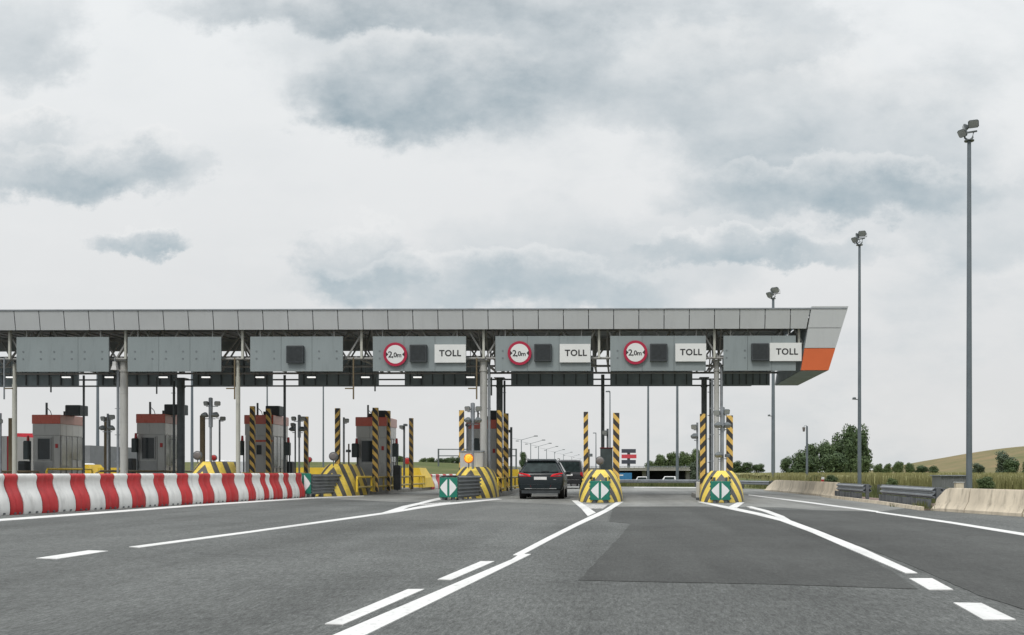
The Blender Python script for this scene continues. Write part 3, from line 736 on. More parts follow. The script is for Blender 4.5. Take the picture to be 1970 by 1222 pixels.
def wbeam(mb, x, y0, y1, zc_, side, h=.31):
    prof = [(0, -.5), (.0, -.42), (.075, -.3), (.075, -.18), (.01, -.06), (.01, .06), (.075, .18), (.075, .3), (0, .42), (0, .5)]
    a = [(x + side * w, y0, zc_ + z * h) for w, z in prof]; b = [(x + side * w, y1, zc_ + z * h) for w, z in prof]
    a2 = [(p[0] - side * .012, p[1], p[2]) for p in a]; b2 = [(p[0] - side * .012, p[1], p[2]) for p in b]
    mb.loft([a + a2[::-1], b + b2[::-1]])
def cushion(px, Y, ytop, ybot, L, lab, skx=0):
    x0 = X(px, Y); t = thing('crash_cushion', lab, 'crash cushion', (x0, Y, 0), 0, 'steel crash cushions with green marker boards')
    zt, zb = Z(ytop, Y), Z(ybot, Y); w = .70
    b = MB(); b.rbox(-w / 2, w / 2, 0, .035, zb, zt, .012); bo = b.build('marker_board', 'green', t)
    for sg in (-1, 1):
        a = MB(); zm = (zt + zb) / 2; hh = (zt - zb) / 2 - .05
        pts = [(sg * .045, zm + hh), (sg * .16, zm + hh * .62), (sg * .26, zm + hh * .3), (sg * .32, zm), (sg * .26, zm - hh * .3), (sg * .16, zm - hh * .62), (sg * .045, zm - hh)]
        a.prism_y(pts, -.004, -.0005); a.build('arrow', 'white', bo)
    for xx in (-.2, .2): MB().box(xx - .05, xx + .05, .045, .16, 0, zb + .1).build('foot', 'galv_dark', t)
    for sg in (-1, 1):
        for k in range(3):
            m = MB(); wbeam(m, sg * .31, .06 + .04 * k, L, zb + .12 + k * .29, sg, .30)
            m.v = [(x + skx * y, y, z) for x, y, z in m.v]
            m.build('guard_rail', 'rail', t)
    yy = .45
    while yy < L:
        for q in (-.22, .22): MB().box(q - .04 + skx * yy, q + .04 + skx * yy, yy, yy + .08, 0, zb + .8).build('post', 'galv_dark', t)
        yy += .75
cushion(583, 43.2, 911, 950, 2.9, 'steel crash cushion with green marker board at the end of the red and white barrier', .22)
cushion(862.5, 38.6, 919, 957, 3.4, 'steel crash cushion with green two arrow board below the lit amber lamp', .14)
cushion(1154, 35.2, 925.5, 962, 1.9, 'crash cushion with green two arrow board, facing the camera right of the dark car')
cushion(1386, 35.2, 926, 962, 1.9, 'crash cushion with green two arrow board under the last column group, rightmost', .115)

# striped corner posts
def post(px, Y, ytop, mat, lab, w=.20, plain=False):
    mb = MB(); d = .2; th = .018
    zt = Z(ytop, Y)
    mb.box(-w / 2, w / 2, 0, th, .15, zt); mb.box(w / 2 - th, w / 2, th, d, .15, zt) if X(px, Y) < 0 else mb.box(-w / 2, -w / 2 + th, th, d, .15, zt)
    mb.box(-w / 2, w / 2, 0, d, zt, zt + .015)
    tag(mb.build('corner_post', mat, None, (X(px, Y), Y, 0)), lab, 'post', None if plain else 'hazard striped corner posts')
post(484.5, 49, 782, 'stripe_down', 'taller black and yellow striped post in front of the third booth', .22)
post(515.5, 50.6, 787, 'stripe_down', 'black and yellow striped post overlapping the roof unit of the third booth', .22)
post(588, 56, 802, 'stripe_old', 'faded dark striped post beside the twin floodlight mast, left of the fourth booth', .22)
post(648.5, 47.6, 786, 'stripe_up', 'striped post standing behind the bullnose left of the fourth booth', .22)
post(721.5, 48.6, 785, 'stripe_down', 'taller striped post in front of the fourth booth', .26)
post(745.5, 51.2, 791, 'stripe_down', 'striped post at the right corner of the fourth booth', .24)
post(790.5, 56.5, 805, 'stripe_old', 'faded dark striped post standing right of the fourth booth', .22)
post(887.5, 45.0, 790, 'stripe_up', 'striped post behind the white cabinet with the amber lamp', .21)
post(960.5, 45.6, 790, 'stripe_down', 'striped post on the nearer right corner beside the thick pale column', .22)
post(973, 48.4, 796, 'stripe_down', 'striped post just behind another, left of the dark car', .24)
post(1127, 42.0, 793, 'stripe_up', 'striped post between the dark car and the slim dark column', .19)
post(1185.5, 42.0, 795, 'stripe_down', 'striped post on the right corner of the island with the dark cabinet', .27)
post(1352, 41.0, 797, 'stripe_up', 'striped post at the left corner of the last column group', .21)
post(1404, 41.0, 800, 'stripe_down', 'striped post at the right corner of the last column group', .26)
post(388, 47.5, 800, 'brownpost', 'plain brown post behind the half hidden chevron bullnose', .18, True)
post(19.5, 49, 805, 'brownpost', 'plain brown post at the far left edge beside the cream column', .18, True)
post(203, 50, 803, 'brownpost', 'plain brown post beside the pale camera mast, right of the first booth', .16, True)

# ------------------------------------------------------------------ booths
def booth(pl, pr, Y, ytop, L, lab, kind=0, unit=(52, 81), stack=20):
    xl, xr_ = X(pl, Y), X(pr, Y); w = xr_ - xl; s = F / Y
    t = thing('toll_booth', lab, 'toll booth', (xl + w / 2, Y, .2), 0, 'grey and red toll booths')
    zz = lambda py: Z(py, Y) - .2
    h = w / 2; zt = zz(ytop); zb = zt - 17.3 / s; zj = zt - 40 / s
    MB().box(-h + .02, h - .02, .02, L - .02, 0, zj - .01).build('wall', 'booth', t)
    mb = MB()
    for a, b in ((-h, -h * .1), (-h * .1, h)): mb.box(a + .004, b - .004, 0, .05, zj + .008, zb - .008)
    mb.box(-h, -h + .05, .052, L, zj + .008, zb - .008); mb.box(-h + .052, h - .052, L - .05, L, zj + .008, zb - .008)
    mb.build('upper_cladding', 'booth', t)
    mb = MB()
    for k in range(4): mb.box(h - .05, h, .052 + (L - .05) * k / 4 + .006, .05 + (L - .05) * (k + 1) / 4 - .006, zj + .008, zb - .008)
    mb.build('side_cladding', 'booth_side_lit', t)
    MB().box(-h + .06, h - .06, .06, L - .06, zj - .009, zb + .3).build('core', 'boothframe', t)
    MB().rbox(-h - .03, h + .03, -.03, L + .03, zb, zt, .02).build('red_band', 'red_band', t)
    MB().box(h + .031, h + .036, -.028, L + .028, zb + .004, zt - .02).build('side_reflection_strip', 'red_sky_tint', t)  # strip over the red band, its sky reflection painted as paler red
    # front window
    z0, z1 = zt - 86 / s, zt - 46 / s
    if kind == 0:
        x0, x1 = -h + 11 / s, -h + 34 / s
        fr = MB()
        fr.box(x0 - .05, x1 + .05, -.03, .019, z1, z1 + .05); fr.box(x0 - .05, x1 + .05, -.03, .019, z0 - .05, z0)
        fr.box(x0 - .05, x0, -.03, .019, z0, z1); fr.box(x1, x1 + .05, -.03, .019, z0, z1)
        wo = fr.build('window', 'boothframe', t)
        MB().box(x0, x1, -.008, .018, z0, z1).build('pane', 'glass', wo)
        dr = MB(); dr.box(x1 + .12, x1 + .14, -.012, .019, 0, zj - .05); dr.box(-h + .1, x1 + .12, -.012, .019, .05, z0 - .12)
        dr.build('door_panel', 'boothframe', t)
        dd = MB(); dd.box(h - .25, h - .12, -.004, .019, zt - 64 / s, zt - 56 / s); dd.build('notice', 'lampred', t)
    else:
        x0, x1 = -h + .45, h - .05
        dr = MB(); dr.box(x0, x1, -.03, .019, 0, zt - 52 / s); do = dr.build('door', 'cabinet', t)
        MB().box(x0 - .02, x1 + .03, -.04, .019, zt - 52 / s + .001, zt - 48 / s).build('door_header', 'red_band', t)
        MB().box(x0 + .18, x0 + .42, -.07, -.031, zt - 76 / s, zt - 58 / s).build('card_reader', 'black', do)
        MB().box(x0 - .22, x0 - .03, -.02, .019, .3, zt - 50 / s).build('side_pane', 'glass', t)
    # reflective glazing on the lane side
    gl = MB(); n = 4
    for k in range(n):
        a, b = .1 + (L - .2) * k / n, .1 + (L - .2) * (k + 1) / n
        gl.box(h - .019, h + .004, a + .02, b - .02, z0 if k > 1 else z0 - .35, zj - .06)
    gl.build('side_window', 'mirrorglass', t)
    mu = MB()
    for k in range(n + 1): mu.box(h - .019, h + .02, .1 + (L - .2) * k / n - .018, .1 + (L - .2) * k / n + .018, .1, zj - .03)
    mu.box(h - .019, h + .016, .1, L - .1, z0 - .42, z0 - .37)
    mu.build('mullion', 'boothframe', t)
    # ledge and roof unit
    u0, u1 = -h + unit[0] / s, -h + unit[1] / s
    ru = MB(); ru.rbox(u0, u1, .5, 1.35, zt + .002, zt + stack / s, .03); ru.box(u0 - .16, u0 - .002, .65, 1.1, zt + .002, zt + .22)
    uo = ru.build('roof_unit', 'darkgreen', t)
    MB().box(u0 + .08, u1 - .08, .488, .499, zt + .08, zt + stack / s - .08).build('grille', 'black', uo)
    an = MB(); ax = -h + 20 / s; an.box(ax - .04, ax + .04, .3, .38, zt + .002, zt + 24 / s); an.tube([(ax + .05, .34, zt + .35), (ax + .2, .34, zt + .2), (ax + .26, .34, zt)], .018, 6)
    an.build('exhaust_pipe', 'darkgrey', t)
    return t
booth(62.5, 115.5, 51, 798, 2.3, 'first toll booth from the left, in front of the red lorry')
booth(263, 317, 51, 796.5, 2.3, 'toll booth right of the first thick pale column', 0, (44, 78))
booth(471, 525, 51, 798.5, 2.4, 'toll booth with a pale door and red door header behind two striped posts', 1, (33, 60), 19)
booth(685, 743, 51, 802.5, 2.4, 'toll booth behind striped posts right of the second bullnose', 0, (25, 53), 14)
booth(898, 957, 51.2, 807.5, 2.4, 'toll booth mostly hidden behind the thick pale column and white cabinet', 0, (40, 62), 19)

# lane signals beside the booths
def signal(px, Y, y0, y1, w, lab, ybase=None, beacon=True, bx=0):
    s = F / Y; t = thing('lane_signal', lab, 'signal box', (X(px, Y), Y, 0), 0, 'dark signal boxes beside the booths')
    mb = MB(); mb.rbox(-w / s / 2, w / s / 2, 0, .3, Z(y1, Y), Z(y0, Y), .04); mb.build('box', 'darkgreen', t)
    mb = MB(); mb.tube([(w / s * .2, .32, .15), (w / s * .2, .32, Z(y0, Y))], .04, 8); mb.build('pole', 'darkgrey', t)
    if beacon:
        mb = MB(); zb = Z(y0, Y)
        mb.tube([(w / s * .25, .1, zb), (w / s * .25, .1, zb + .06), (w / s * .25, .1, zb + .2), (w / s * .25, .1, zb + .26)], .075, 12, .05); mb.build('beacon', 'lampred', t, smooth=40)
signal(257, 50.6, 843, 870, 10, 'dark signal box with red beacon on the left side of the second booth')
signal(551, 51.0, 851, 876, 11, 'dark signal box with red beacon right of the booth with the pale door')
signal(463.5, 50.0, 848, 876, 5, 'slim dark signal box with red beacon beside the slim cream column')
signal(682, 50.6, 853, 880, 12, 'dark signal box with red beacon left of the fourth booth')
signal(759.5, 51.0, 853, 879, 11, 'dark signal box with red beacon right of the fourth booth')
signal(49, 50.8, 848, 884, 11, 'dark signal box with beacon between the cream column and the first booth')
signal(916, 49, 843, 872, 10, 'dark signal box left of the thick pale column above the white cabinet', beacon=False)
for px, Y, y0, y1, w, lab in ((250, 49, 882, 908, 10, 'squat dark machine at the foot of the first thick pale column'), (449, 49, 890, 908, 8, 'squat dark machine left of the slim cream column foot'),
                              (675, 49.5, 895, 918, 13, 'squat dark machine at the lower left of the fourth booth'), (763, 51, 895, 934, 13, 'dark payment machine at the right foot of the fourth booth'), (41, 50, 887, 906, 15, 'dark machine left of the first booth'), (556, 51.5, 888, 910, 11, 'dark machine at the right foot of the booth with the pale door')):
    s = F / Y; t = thing('payment_machine', lab, 'machine', (X(px, Y), Y, .2), 0, 'dark machines beside the booths')
    h = Z(y0, Y) - .2
    mb = MB(); mb.rbox(-w / s / 2, w / s / 2, 0, .45, 0, h, .04); mb.build('housing', 'black', t)
    mb = MB(); mb.box(-w / s / 2 + .05, w / s / 2 - .05, -.012, -.001, h * .6, h * .9); mb.build('panel', 'display', t)
# cabinets
t = thing('white_cabinet', 'pale grey control cabinet behind the lit amber lamp', 'cabinet', (X(906.5, 44.1), 44.1, .2))
a, b = X(885, 44.1) - X(906.5, 44.1), X(928.5, 44.1) - X(906.5, 44.1); h = Z(867, 44.1) - .2
MB().box(a, b, 0, .6, 0, h - .06).build('housing', 'cabinet', t)
MB().box(a - .03, b + .03, -.03, .63, h - .059, h).build('lid', 'galv', t)
MB().box(.16, .175, -.006, -.0005, .3, h - .1).build('door_gap', 'seam', t)
t = thing('dark_cabinet', 'tall dark cabinet with reddish top on the island right of the dark car', 'cabinet', (X(1167, 43.5), 43.5, .2))
a, b = -.28, .26; h = Z(861, 43.5) - .2
MB().rbox(a, b, 0, .6, 0, h - .04, .02).build('housing', 'darkgreen', t)
MB().box(a - .02, b + .02, -.02, .62, h - .039, h).build('lid', 'reflector', t)

# round warning lamps
def lamp(px, py, Y, r, lens, lab, pole=None, rim='darkgrey'):
    s = F / Y; zc_ = Z(py, Y); rr = r / s
    t = thing('warning_lamp', lab, 'lamp', (X(px, Y), Y, 0), 0, 'round warning lamps on the island noses')
    mb = MB(); mb.disc((0, 0, zc_), rr, 'y', .09, 24); mb.build('housing', rim, t, smooth=40)
    mb = MB(); 
    rings = []
    for k in range(5):
        a = k / 4 * math.pi / 2
        rings.append([(rr * .86 * math.cos(a) * math.cos(q) + 0, -.002 - .05 * math.sin(a), zc_ + rr * .86 * math.cos(a) * math.sin(q)) for q in [2 * math.pi * j / 24 for j in range(24)]])
    mb.loft(rings[:-1]); mb.build('lens', lens, t, smooth=50)
    mb = MB(); mb.tube([(0, .05, pole if pole is not None else .2), (0, .05, zc_ - rr * .9)], .025, 8); mb.build('stem', 'galv_dark', t)
lamp(379.5, 876.5, 44.6, 8.8, 'lampgrey', 'unlit grey round lamp above the half hidden bullnose', 1.5)
lamp(641, 878, 45.4, 8.5, 'lampgrey', 'unlit grey round lamp above the bullnose left of the fourth booth', 1.4)
lamp(901.5, 882, 42.1, 9.3, 'amber', 'lit amber round lamp in front of the pale grey cabinet', 1.28, 'orange')
lamp(1154, 886.5, 37.9, 8.5, 'lampgrey', 'unlit grey round lamp above the bullnose right of the dark car', 1.15)
lamp(411, 881, 58, 6.0, 'lampred', 'small red round lamp by the tall mast with four lamps, behind the half hidden bullnose')
lamp(594.5, 884.5, 60, 5.5, 'lampred', 'small red round lamp right of the faded post, left of the second bullnose')
lamp(783, 887, 60, 7.0, 'lampred', 'small red round lamp right of the fourth booth beside the yellow block')

# floodlight heads
def head(parent, c, yaw, pitch, sz=.22, lens=True):
    """one floodlight: bevelled glass front, tapered reflector housing and round ballast can; faces -y before turning"""
    w, h, d = sz, sz * .78, sz * .6
    def ring(kx, kz, y):
        q = [(-.5, -.34), (-.36, -.5), (.36, -.5), (.5, -.34), (.5, .34), (.36, .5), (-.36, .5), (-.5, .34)]
        return [(x * w * kx, y, z * h * kz) for x, z in q]
    mt = Matrix.Translation(c) @ Matrix.Rotation(yaw, 4, 'Z') @ Matrix.Rotation(pitch, 4, 'X')
    mb = MB(); mb.loft([ring(1, 1, 0), ring(1.06, 1.06, .03), ring(.95, .95, .07), ring(.66, .62, d * .75), ring(.4, .38, d)])
    o = mb.xf(mt).build('floodlight', 'darkgrey', parent)
    mb = MB(); mb.loft([ring(.9, .88, -.012), ring(.9, .88, -.001)]); mb.xf(mt).build('lens', 'lens', o)
    if lens and sz > .4:
        mb = MB(); mb.tube([(0, d, 0), (0, d * 1.1, 0), (0, d * 1.5, 0)], sz * .17, 12); mb.xf(mt).build('ballast_can', 'black', o, smooth=40)
        mb = MB(); mb.tube([(-w * .58, d * .4, 0), (-w * .58, d * .5, -h * .75), (w * .58, d * .5, -h * .75), (w * .58, d * .4, 0)], .022, 6); mb.xf(mt).build('yoke', 'darkgrey', o)
def island_mast(px, Y, ytop, heads, lab, r=.05, ybot=None, sleeve=None, mat='galv'):
    t = thing('floodlight_mast', lab, 'mast', (X(px, Y), Y, .15), 0, 'small masts with lamps on the islands')
    zt = Z(ytop, Y) - .15; s = F / Y
    mb = MB(); mb.tube([(0, 0, 0), (0, 0, zt)], r, 12)
    if sleeve: mb.tube([(0, 0, Z(sleeve, Y) - .15), (0, 0, zt - .02)], r * 1.7, 12)
    mb.build('pole', mat, t, smooth=40)
    for dx, py, kind in heads:
        z = Z(py, Y) - .15; x = dx / s
        if abs(dx) > 3: MB().bar((0, 0, z - .12), (x, -.05, z - .12), .035).build('arm', mat, t)
        if kind == 'f': head(t, (x, -.12, z), R(-25 if dx < 0 else 25), R(15), .26)
        elif kind == 'd': head(t, (x, -.12, z), R(-20 if dx < 0 else 20), R(65), .3)
        else:
            mb = MB(); mb.rbox(x - .09, x + .09, -.25, .12, z - .06, z + .07, .02); mb.build('camera_housing', 'darkgrey', t)
island_mast(405.3, 46, 765, [(-8, 777, 'f'), (15, 777, 'f'), (-10, 801, 'd'), (10, 801, 'd')], 'tall grey mast with four lamps behind the half hidden bullnose', .055, sleeve=822)
island_mast(422.5, 50, 807, [(8, 806, 'f'), (-6, 800, 'd')], 'short grey mast right of the tall mast with four lamps', .045)
island_mast(207.5, 46.5, 796, [(-8, 806, 'f'), (10, 803, 'f'), (-9, 826, 'd'), (9, 826, 'd')], 'grey mast with four lamps between the first booth and the thick pale column', .05)
island_mast(211, 49, 800, [], 'dark thin pole just right of the grey mast near the first booth', .045, mat='darkgrey')
island_mast(575.7, 48.5, 798, [(-10, 806, 'f'), (8, 806, 'f'), (7, 828, 'd')], 'grey mast with twin lamps left of the faded striped post', .045, sleeve=842)
island_mast(568, 51, 815, [(-4, 818, 'f'), (-5, 828, 'd')], 'dark short mast with lamps facing left beside the twin lamp mast', .04, mat='darkgrey')
island_mast(661.5, 48, 803, [(6, 810, 'f')], 'grey mast with one lamp right of the striped post near the second bullnose', .05)
island_mast(777.5, 57, 817, [(-5, 822, 'f'), (3, 818, 'c')], 'dark mast with one lamp right of the fourth booth', .06, mat='darkgrey')
island_mast(909.5, 42.8, 775, [(-10, 787, 'f'), (12, 787, 'f'), (-9, 811, 'd'), (11, 811, 'd')], 'grey mast with four lamps standing in front of the pale grey cabinet', .055, sleeve=815)
island_mast(899, 48, 815, [(1, 818, 'c')], 'short grey mast behind the cabinet with the amber lamp', .05)
island_mast(1169, 46, 825, [(-6, 833, 'f')], 'dark mast with one lamp above the dark cabinet', .05, mat='darkgrey')
island_mast(1341.5, 43, 813, [(-7, 822, 'f'), (-6, 842, 'd')], 'short grey mast with two lamps left of the last column group', .045)
island_mast(1390, 39.6, 783, [(-12, 795, 'f'), (8, 793, 'f'), (-9, 821, 'd'), (9, 821, 'd'), (-8, 878, 'd'), (9, 877, 'c')], 'grey mast with six fittings in front of the last column group', .055, sleeve=830)
island_mast(1, 47, 795, [(1, 811, 'f')], 'mast with one lamp cut by the left edge of the picture', .05)
island_mast(983.5, 50, 822, [(-3, 830, 'c')], 'dark pointed pole just left of the dark car', .06, mat='darkgrey')
island_mast(1133, 44, 864, [(3, 876, 'c')], 'short brown pole beside the striped post right of the dark car', .035, mat='brownpost')
island_mast(671, 51, 854, [(0, 868, 'c')], 'thin brown pole between the second bullnose and the fourth booth', .04, mat='brownpost')

# yellow pipe rails
def piperail(pts, z1, z0, posts, lab, mat='yellow', r=.055):
    x0, y0 = pts[0]; t = thing('pipe_rail', lab, 'railing', (x0, y0, 0), 0, 'pipe rails along the islands')
    P = [(x - x0, y - y0) for x, y in pts]
    mb = MB(); L = [(x, y, z1) for x, y in P]
    mb.tube([(P[0][0], P[0][1], .18), (P[0][0], P[0][1], z1 - .08), (P[0][0] * .98 + P[1][0] * .02, P[0][1] * .98 + P[1][1] * .02, z1)] + L[1:-1] + [(P[-1][0] * .98 + P[-2][0] * .02, P[-1][1] * .98 + P[-2][1] * .02, z1), (P[-1][0], P[-1][1], z1 - .08), (P[-1][0], P[-1][1], .18)], r, 10)
    mb.build('top_rail', mat, t, smooth=50)
    if z0: MB().tube([(x, y, z0) for x, y in P], r, 10).build('lower_rail', 'yellow_dirty', t, smooth=50)
    mb = MB()
    for f in posts:
        xx = P[0][0] + (P[-1][0] - P[0][0]) * f; yy = P[0][1] + (P[-1][1] - P[0][1]) * f
        MB().tube([(xx, yy, .18), (xx, yy, z1)], r * .95, 8).build('post', mat, t, smooth=50)
piperail([(-11.75, 46.2), (-11.55, 48.2)], .88, .40, [], 'yellow pipe rail right behind the second bullnose')
piperail([(-11.5, 48.5), (-11.45, 52.4)], .86, .40, [.5], 'muddy pipe rail in front of the fourth booth', 'yellow_dirty')
piperail([(-11.4, 52.8), (-11.3, 56.4)], .86, .42, [], 'short dirty pipe rail right of the fourth booth', 'yellow_dirty')
piperail([(-11.3, 56.8), (-11.2, 60.2)], .88, .42, [.6], 'bright yellow pipe rail in front of the yellow block')
piperail([(-5.0, 44.6), (-5.05, 47.5)], .84, .34, [], 'yellow pipe rail behind the bullnose of the amber lamp')
piperail([(-5.02, 48.2), (-5.1, 57.5)], .84, .34, [.3, .6], 'dirty pipe rail left of the dark car', 'yellow_dirty')
piperail([(-28.2, 49.6), (-28.1, 53.8)], 1.27, None, [], 'bright yellow bent pipe rail above the red and white barrier by the first booth')
piperail([(-22.9, 44.2), (-22.8, 60)], 1.16, .6, [.5], 'long muddy pipe rail behind the barrier right of the first thick pale column', 'rail_brown')
piperail([(-29.5, 45.5), (-28.4, 49.3)], 1.14, .6, [.5], 'muddy pipe rail at the left edge behind the barrier', 'rail_brown')
piperail([(-17.3, 46.5), (-17.2, 57)], 1.05, .5, [.5], 'muddy pipe rail right of the half hidden bullnose', 'yellow_dirty')
piperail([(.42, 39.9), (.45, 45)], .80, .34, [.5], 'yellow pipe rail behind the bullnose right of the dark car')
piperail([(-1.0, 39.9), (-1.0, 45)], .80, .34, [.5], 'yellow pipe rail on the lane side nearest the dark car')
# yellow rear blocks
def yblock(x0, x1, y0, y1, h, lab):
    mb = MB(); w = x1 - x0
    mb.loft([[(-w / 2, 0, 0), (w / 2, 0, 0), (w / 2, y1 - y0, 0), (-w / 2, y1 - y0, 0)], [(-w / 2 + .05, .05, h * .5), (w / 2 - .05, .05, h * .5), (w / 2 - .1, y1 - y0 - .5, h * .5), (-w / 2 + .05, y1 - y0 - .5, h * .5)],
             [(-w / 2 + .12, .1, h), (w / 2 - .25, .1, h), (w / 2 - .35, y1 - y0 - 1.2, h), (-w / 2 + .15, y1 - y0 - 1.2, h)]])
    tag(mb.build('rear_bullnose', 'yellow', None, ((x0 + x1) / 2, y0, .18)), lab, 'bullnose', 'yellow rear ends of the islands')
yblock(-12.9, -11.15, 59.5, 63.5, 1.2, 'plain yellow concrete block right of the fourth booth')
yblock(-20.0, -17.3, 61, 65, 1.22, 'plain yellow concrete block behind the faded striped post, left of the second bullnose')
yblock(-6.3, -5.0, 57.2, 60, 1.1, 'plain yellow concrete block just left of the dark car')
yblock(-33.0, -31.4, 60, 63, 1.4, 'yellow block glimpsed left of the first booth')
yblock(-30.4, -28.9, 58.5, 62, 1.2, 'yellow block glimpsed behind the muddy rail right of the first booth')

# ------------------------------------------------------------------ red and white barrier
BPROF = [(.29, 0), (.31, .06), (.315, .16), (.305, .3), (.275, .42), (.225, .53), (.17, .63), (.135, .72), (.12, .80), (.125, .86), (.145, .91), (.15, .96), (.14, 1.0), (.105, 1.035)]
def barrier_unit(a, b, hs, mat, lab, grp):
    a, b = Vector(a), Vector(b); L = (b - a).length; ang = math.atan2(b.y - a.y, b.x - a.x)
    mb = MB(); rings = []
    g_ = .012
    for f, k in ((g_, .93), (g_ + .03, 1), (L * .36, 1), (L * .40, .95), (L * .44, .95), (L * .48, 1), (L - g_ - .03, 1), (L - g_, .93)):
        ring = [(f, -w * k, z * hs * (1 if k > .94 else .99)) for w, z in BPROF] + [(f, w * k, z * hs * (1 if k > .94 else .99)) for w, z in reversed(BPROF)]
        rings.append(ring)
    mb.loft(rings)
    # fork-lift slots: small dark feet at the bottom edge
    o = mb.build('barrier_unit', mat, None, (a.x, a.y, 0), 50, ang)
    tag(o, lab, 'barrier', grp)
    for f in (.25, .62): MB().box(L * f, L * f + .07, -.318, -.30, .02, .065).build('fork_slot', 'galv_dark', o)
def barrier_row():
    A, B = Vector((X(0, 25.5), 25.5)), Vector((X(577, 43.2) - .0, 43.2))
    d = (B - A).normalized()
    def at_px(px):                       # distance along the row where a top edge shows at this picture column
        k = (px - VX) / F; return (k * A.y - A.x) / (d.x - k * d.y)
    bounds = [-58, -40, 0, 25.5, 63, 94, 128, 156, 186, 212, 238, 264, 289, 309, 334, 355.5, 376, 398, 421, 445, 464.5, 479, 495, 505, 513, 531, 540, 550, 564, 575]
    ts = [at_px(p) for p in bounds]
    words = ['nearest unit at the left picture edge', 'below the cream column foot', 'below the first booth', 'below the bent yellow pipe', 'right of the bent yellow pipe', 'below the grey mast with four lamps',
             'below the first thick pale column', 'below the second booth', 'right of the second booth', 'left of the half hidden bullnose', 'under the half hidden bullnose', 'right of the half hidden bullnose', 'under the slim cream column', 'under the booth with the pale door', 'under the right side of the pale door booth']
    nr = 0
    for i in range(1, len(bounds) - 1):
        red = (i % 2 == 0)
        k = (i - 2) // 2 if i >= 2 else 0
        pos = words[min(max(k, 0), len(words) - 1)]
        p, q = A + d * ts[i], A + d * ts[i + 1]
        n_ = ['', '']
        if i == 1: pos = 'outside the left picture edge'
        lab = ('red' if red else 'white') + ' plastic barrier unit of the long row, ' + pos
        barrier_unit((p.x, p.y, 0), (q.x, q.y, 0), 1.03, 'plastic_red' if red else 'plastic_white', lab, 'red and white plastic barrier units')
barrier_row()
A, B = Vector((-11.65, 63.4)), Vector((-9.9, 78))
d = (B - A).normalized()
for i in range(12):
    p, q = A + d * (i * .8), A + d * (i * .8 + .8)
    red = i % 2 == 0
    barrier_unit((p.x, p.y, 0), (q.x, q.y, 0), .95, 'plastic_red' if red else 'plastic_white', ['nearest', 'second', 'third', 'fourth', 'fifth', 'farthest'][i // 2] + (' red' if red else ' white') + ' unit of the distant barrier row left of the amber lamp', 'distant red and white barrier row')

# ------------------------------------------------------------------ right hand side: concrete barriers, guard rails
NJ = [(.29, 0), (.29, .08), (.275, .10), (.16, .30), (.10, .62), (.08, .66)]
def jersey(a, b, lab, slope=None, notch=False):
    a, b = Vector(a), Vector(b); L = (b - a).length; ang = math.atan2(b.y - a.y, b.x - a.x)
    mb = MB(); rings = []
    n = 8
    for k in range(n + 1):
        f = .012 + (L - .024) * k / n
        hs = 1.0
        if slope == 'end' and k > n * .45: hs = 1 - .62 * (k / n - .45) / .55
        if slope == 'start' and k < n * .3: hs = .55 + .45 * k / n / .3
        ring = [(f, -w, z * hs) for w, z in NJ] + [(f, w, z * hs) for w, z in reversed(NJ)]
        rings.append(ring)
    mb.loft(rings)
    o = mb.build('concrete_barrier', 'concrete', None, (a.x, a.y, 0), 30, ang); tag(o, lab, 'barrier', 'concrete barrier segments on the right')
    if notch:
        f = .2
        while f < L - .2: MB().box(f, f + .09, .285, .296, 0, .085).build('drain_notch', 'ink', o); f += .55
pn = [(9.6, 28.6), (9.95, 26.9), (10.55, 24.6), (12.2, 20.3), (14.4, 15.6)]
jersey(pn[0], pn[1], 'short first segment of the near beige concrete barrier, beside the guard rail end', 'start')
jersey(pn[1], pn[2], 'near beige concrete barrier segment below the tallest lamp mast, with dark drain notches', None, True)
jersey(pn[2], pn[3], 'beige concrete barrier segment cut by the right picture edge', None, True)
jersey(pn[3], pn[4], 'beige concrete barrier segment nearest the camera, outside the right edge', None, True)
pf = [(10.15, 43.6), (10.12, 46.6), (10.05, 49.7), (9.98, 52.8), (9.9, 56), (9.75, 60)]
fl = ['far beige concrete barrier segment touching the guard rail, nearest of its row', 'far beige concrete barrier segment next to the one at the guard rail', 'far beige concrete barrier segment in front of the camera pole', 'far beige concrete barrier segment left of the camera pole', 'farthest beige concrete barrier segment with a sloping left end']
for i in range(5): jersey(pf[i], pf[i + 1], fl[i], 'end' if i == 4 else None)

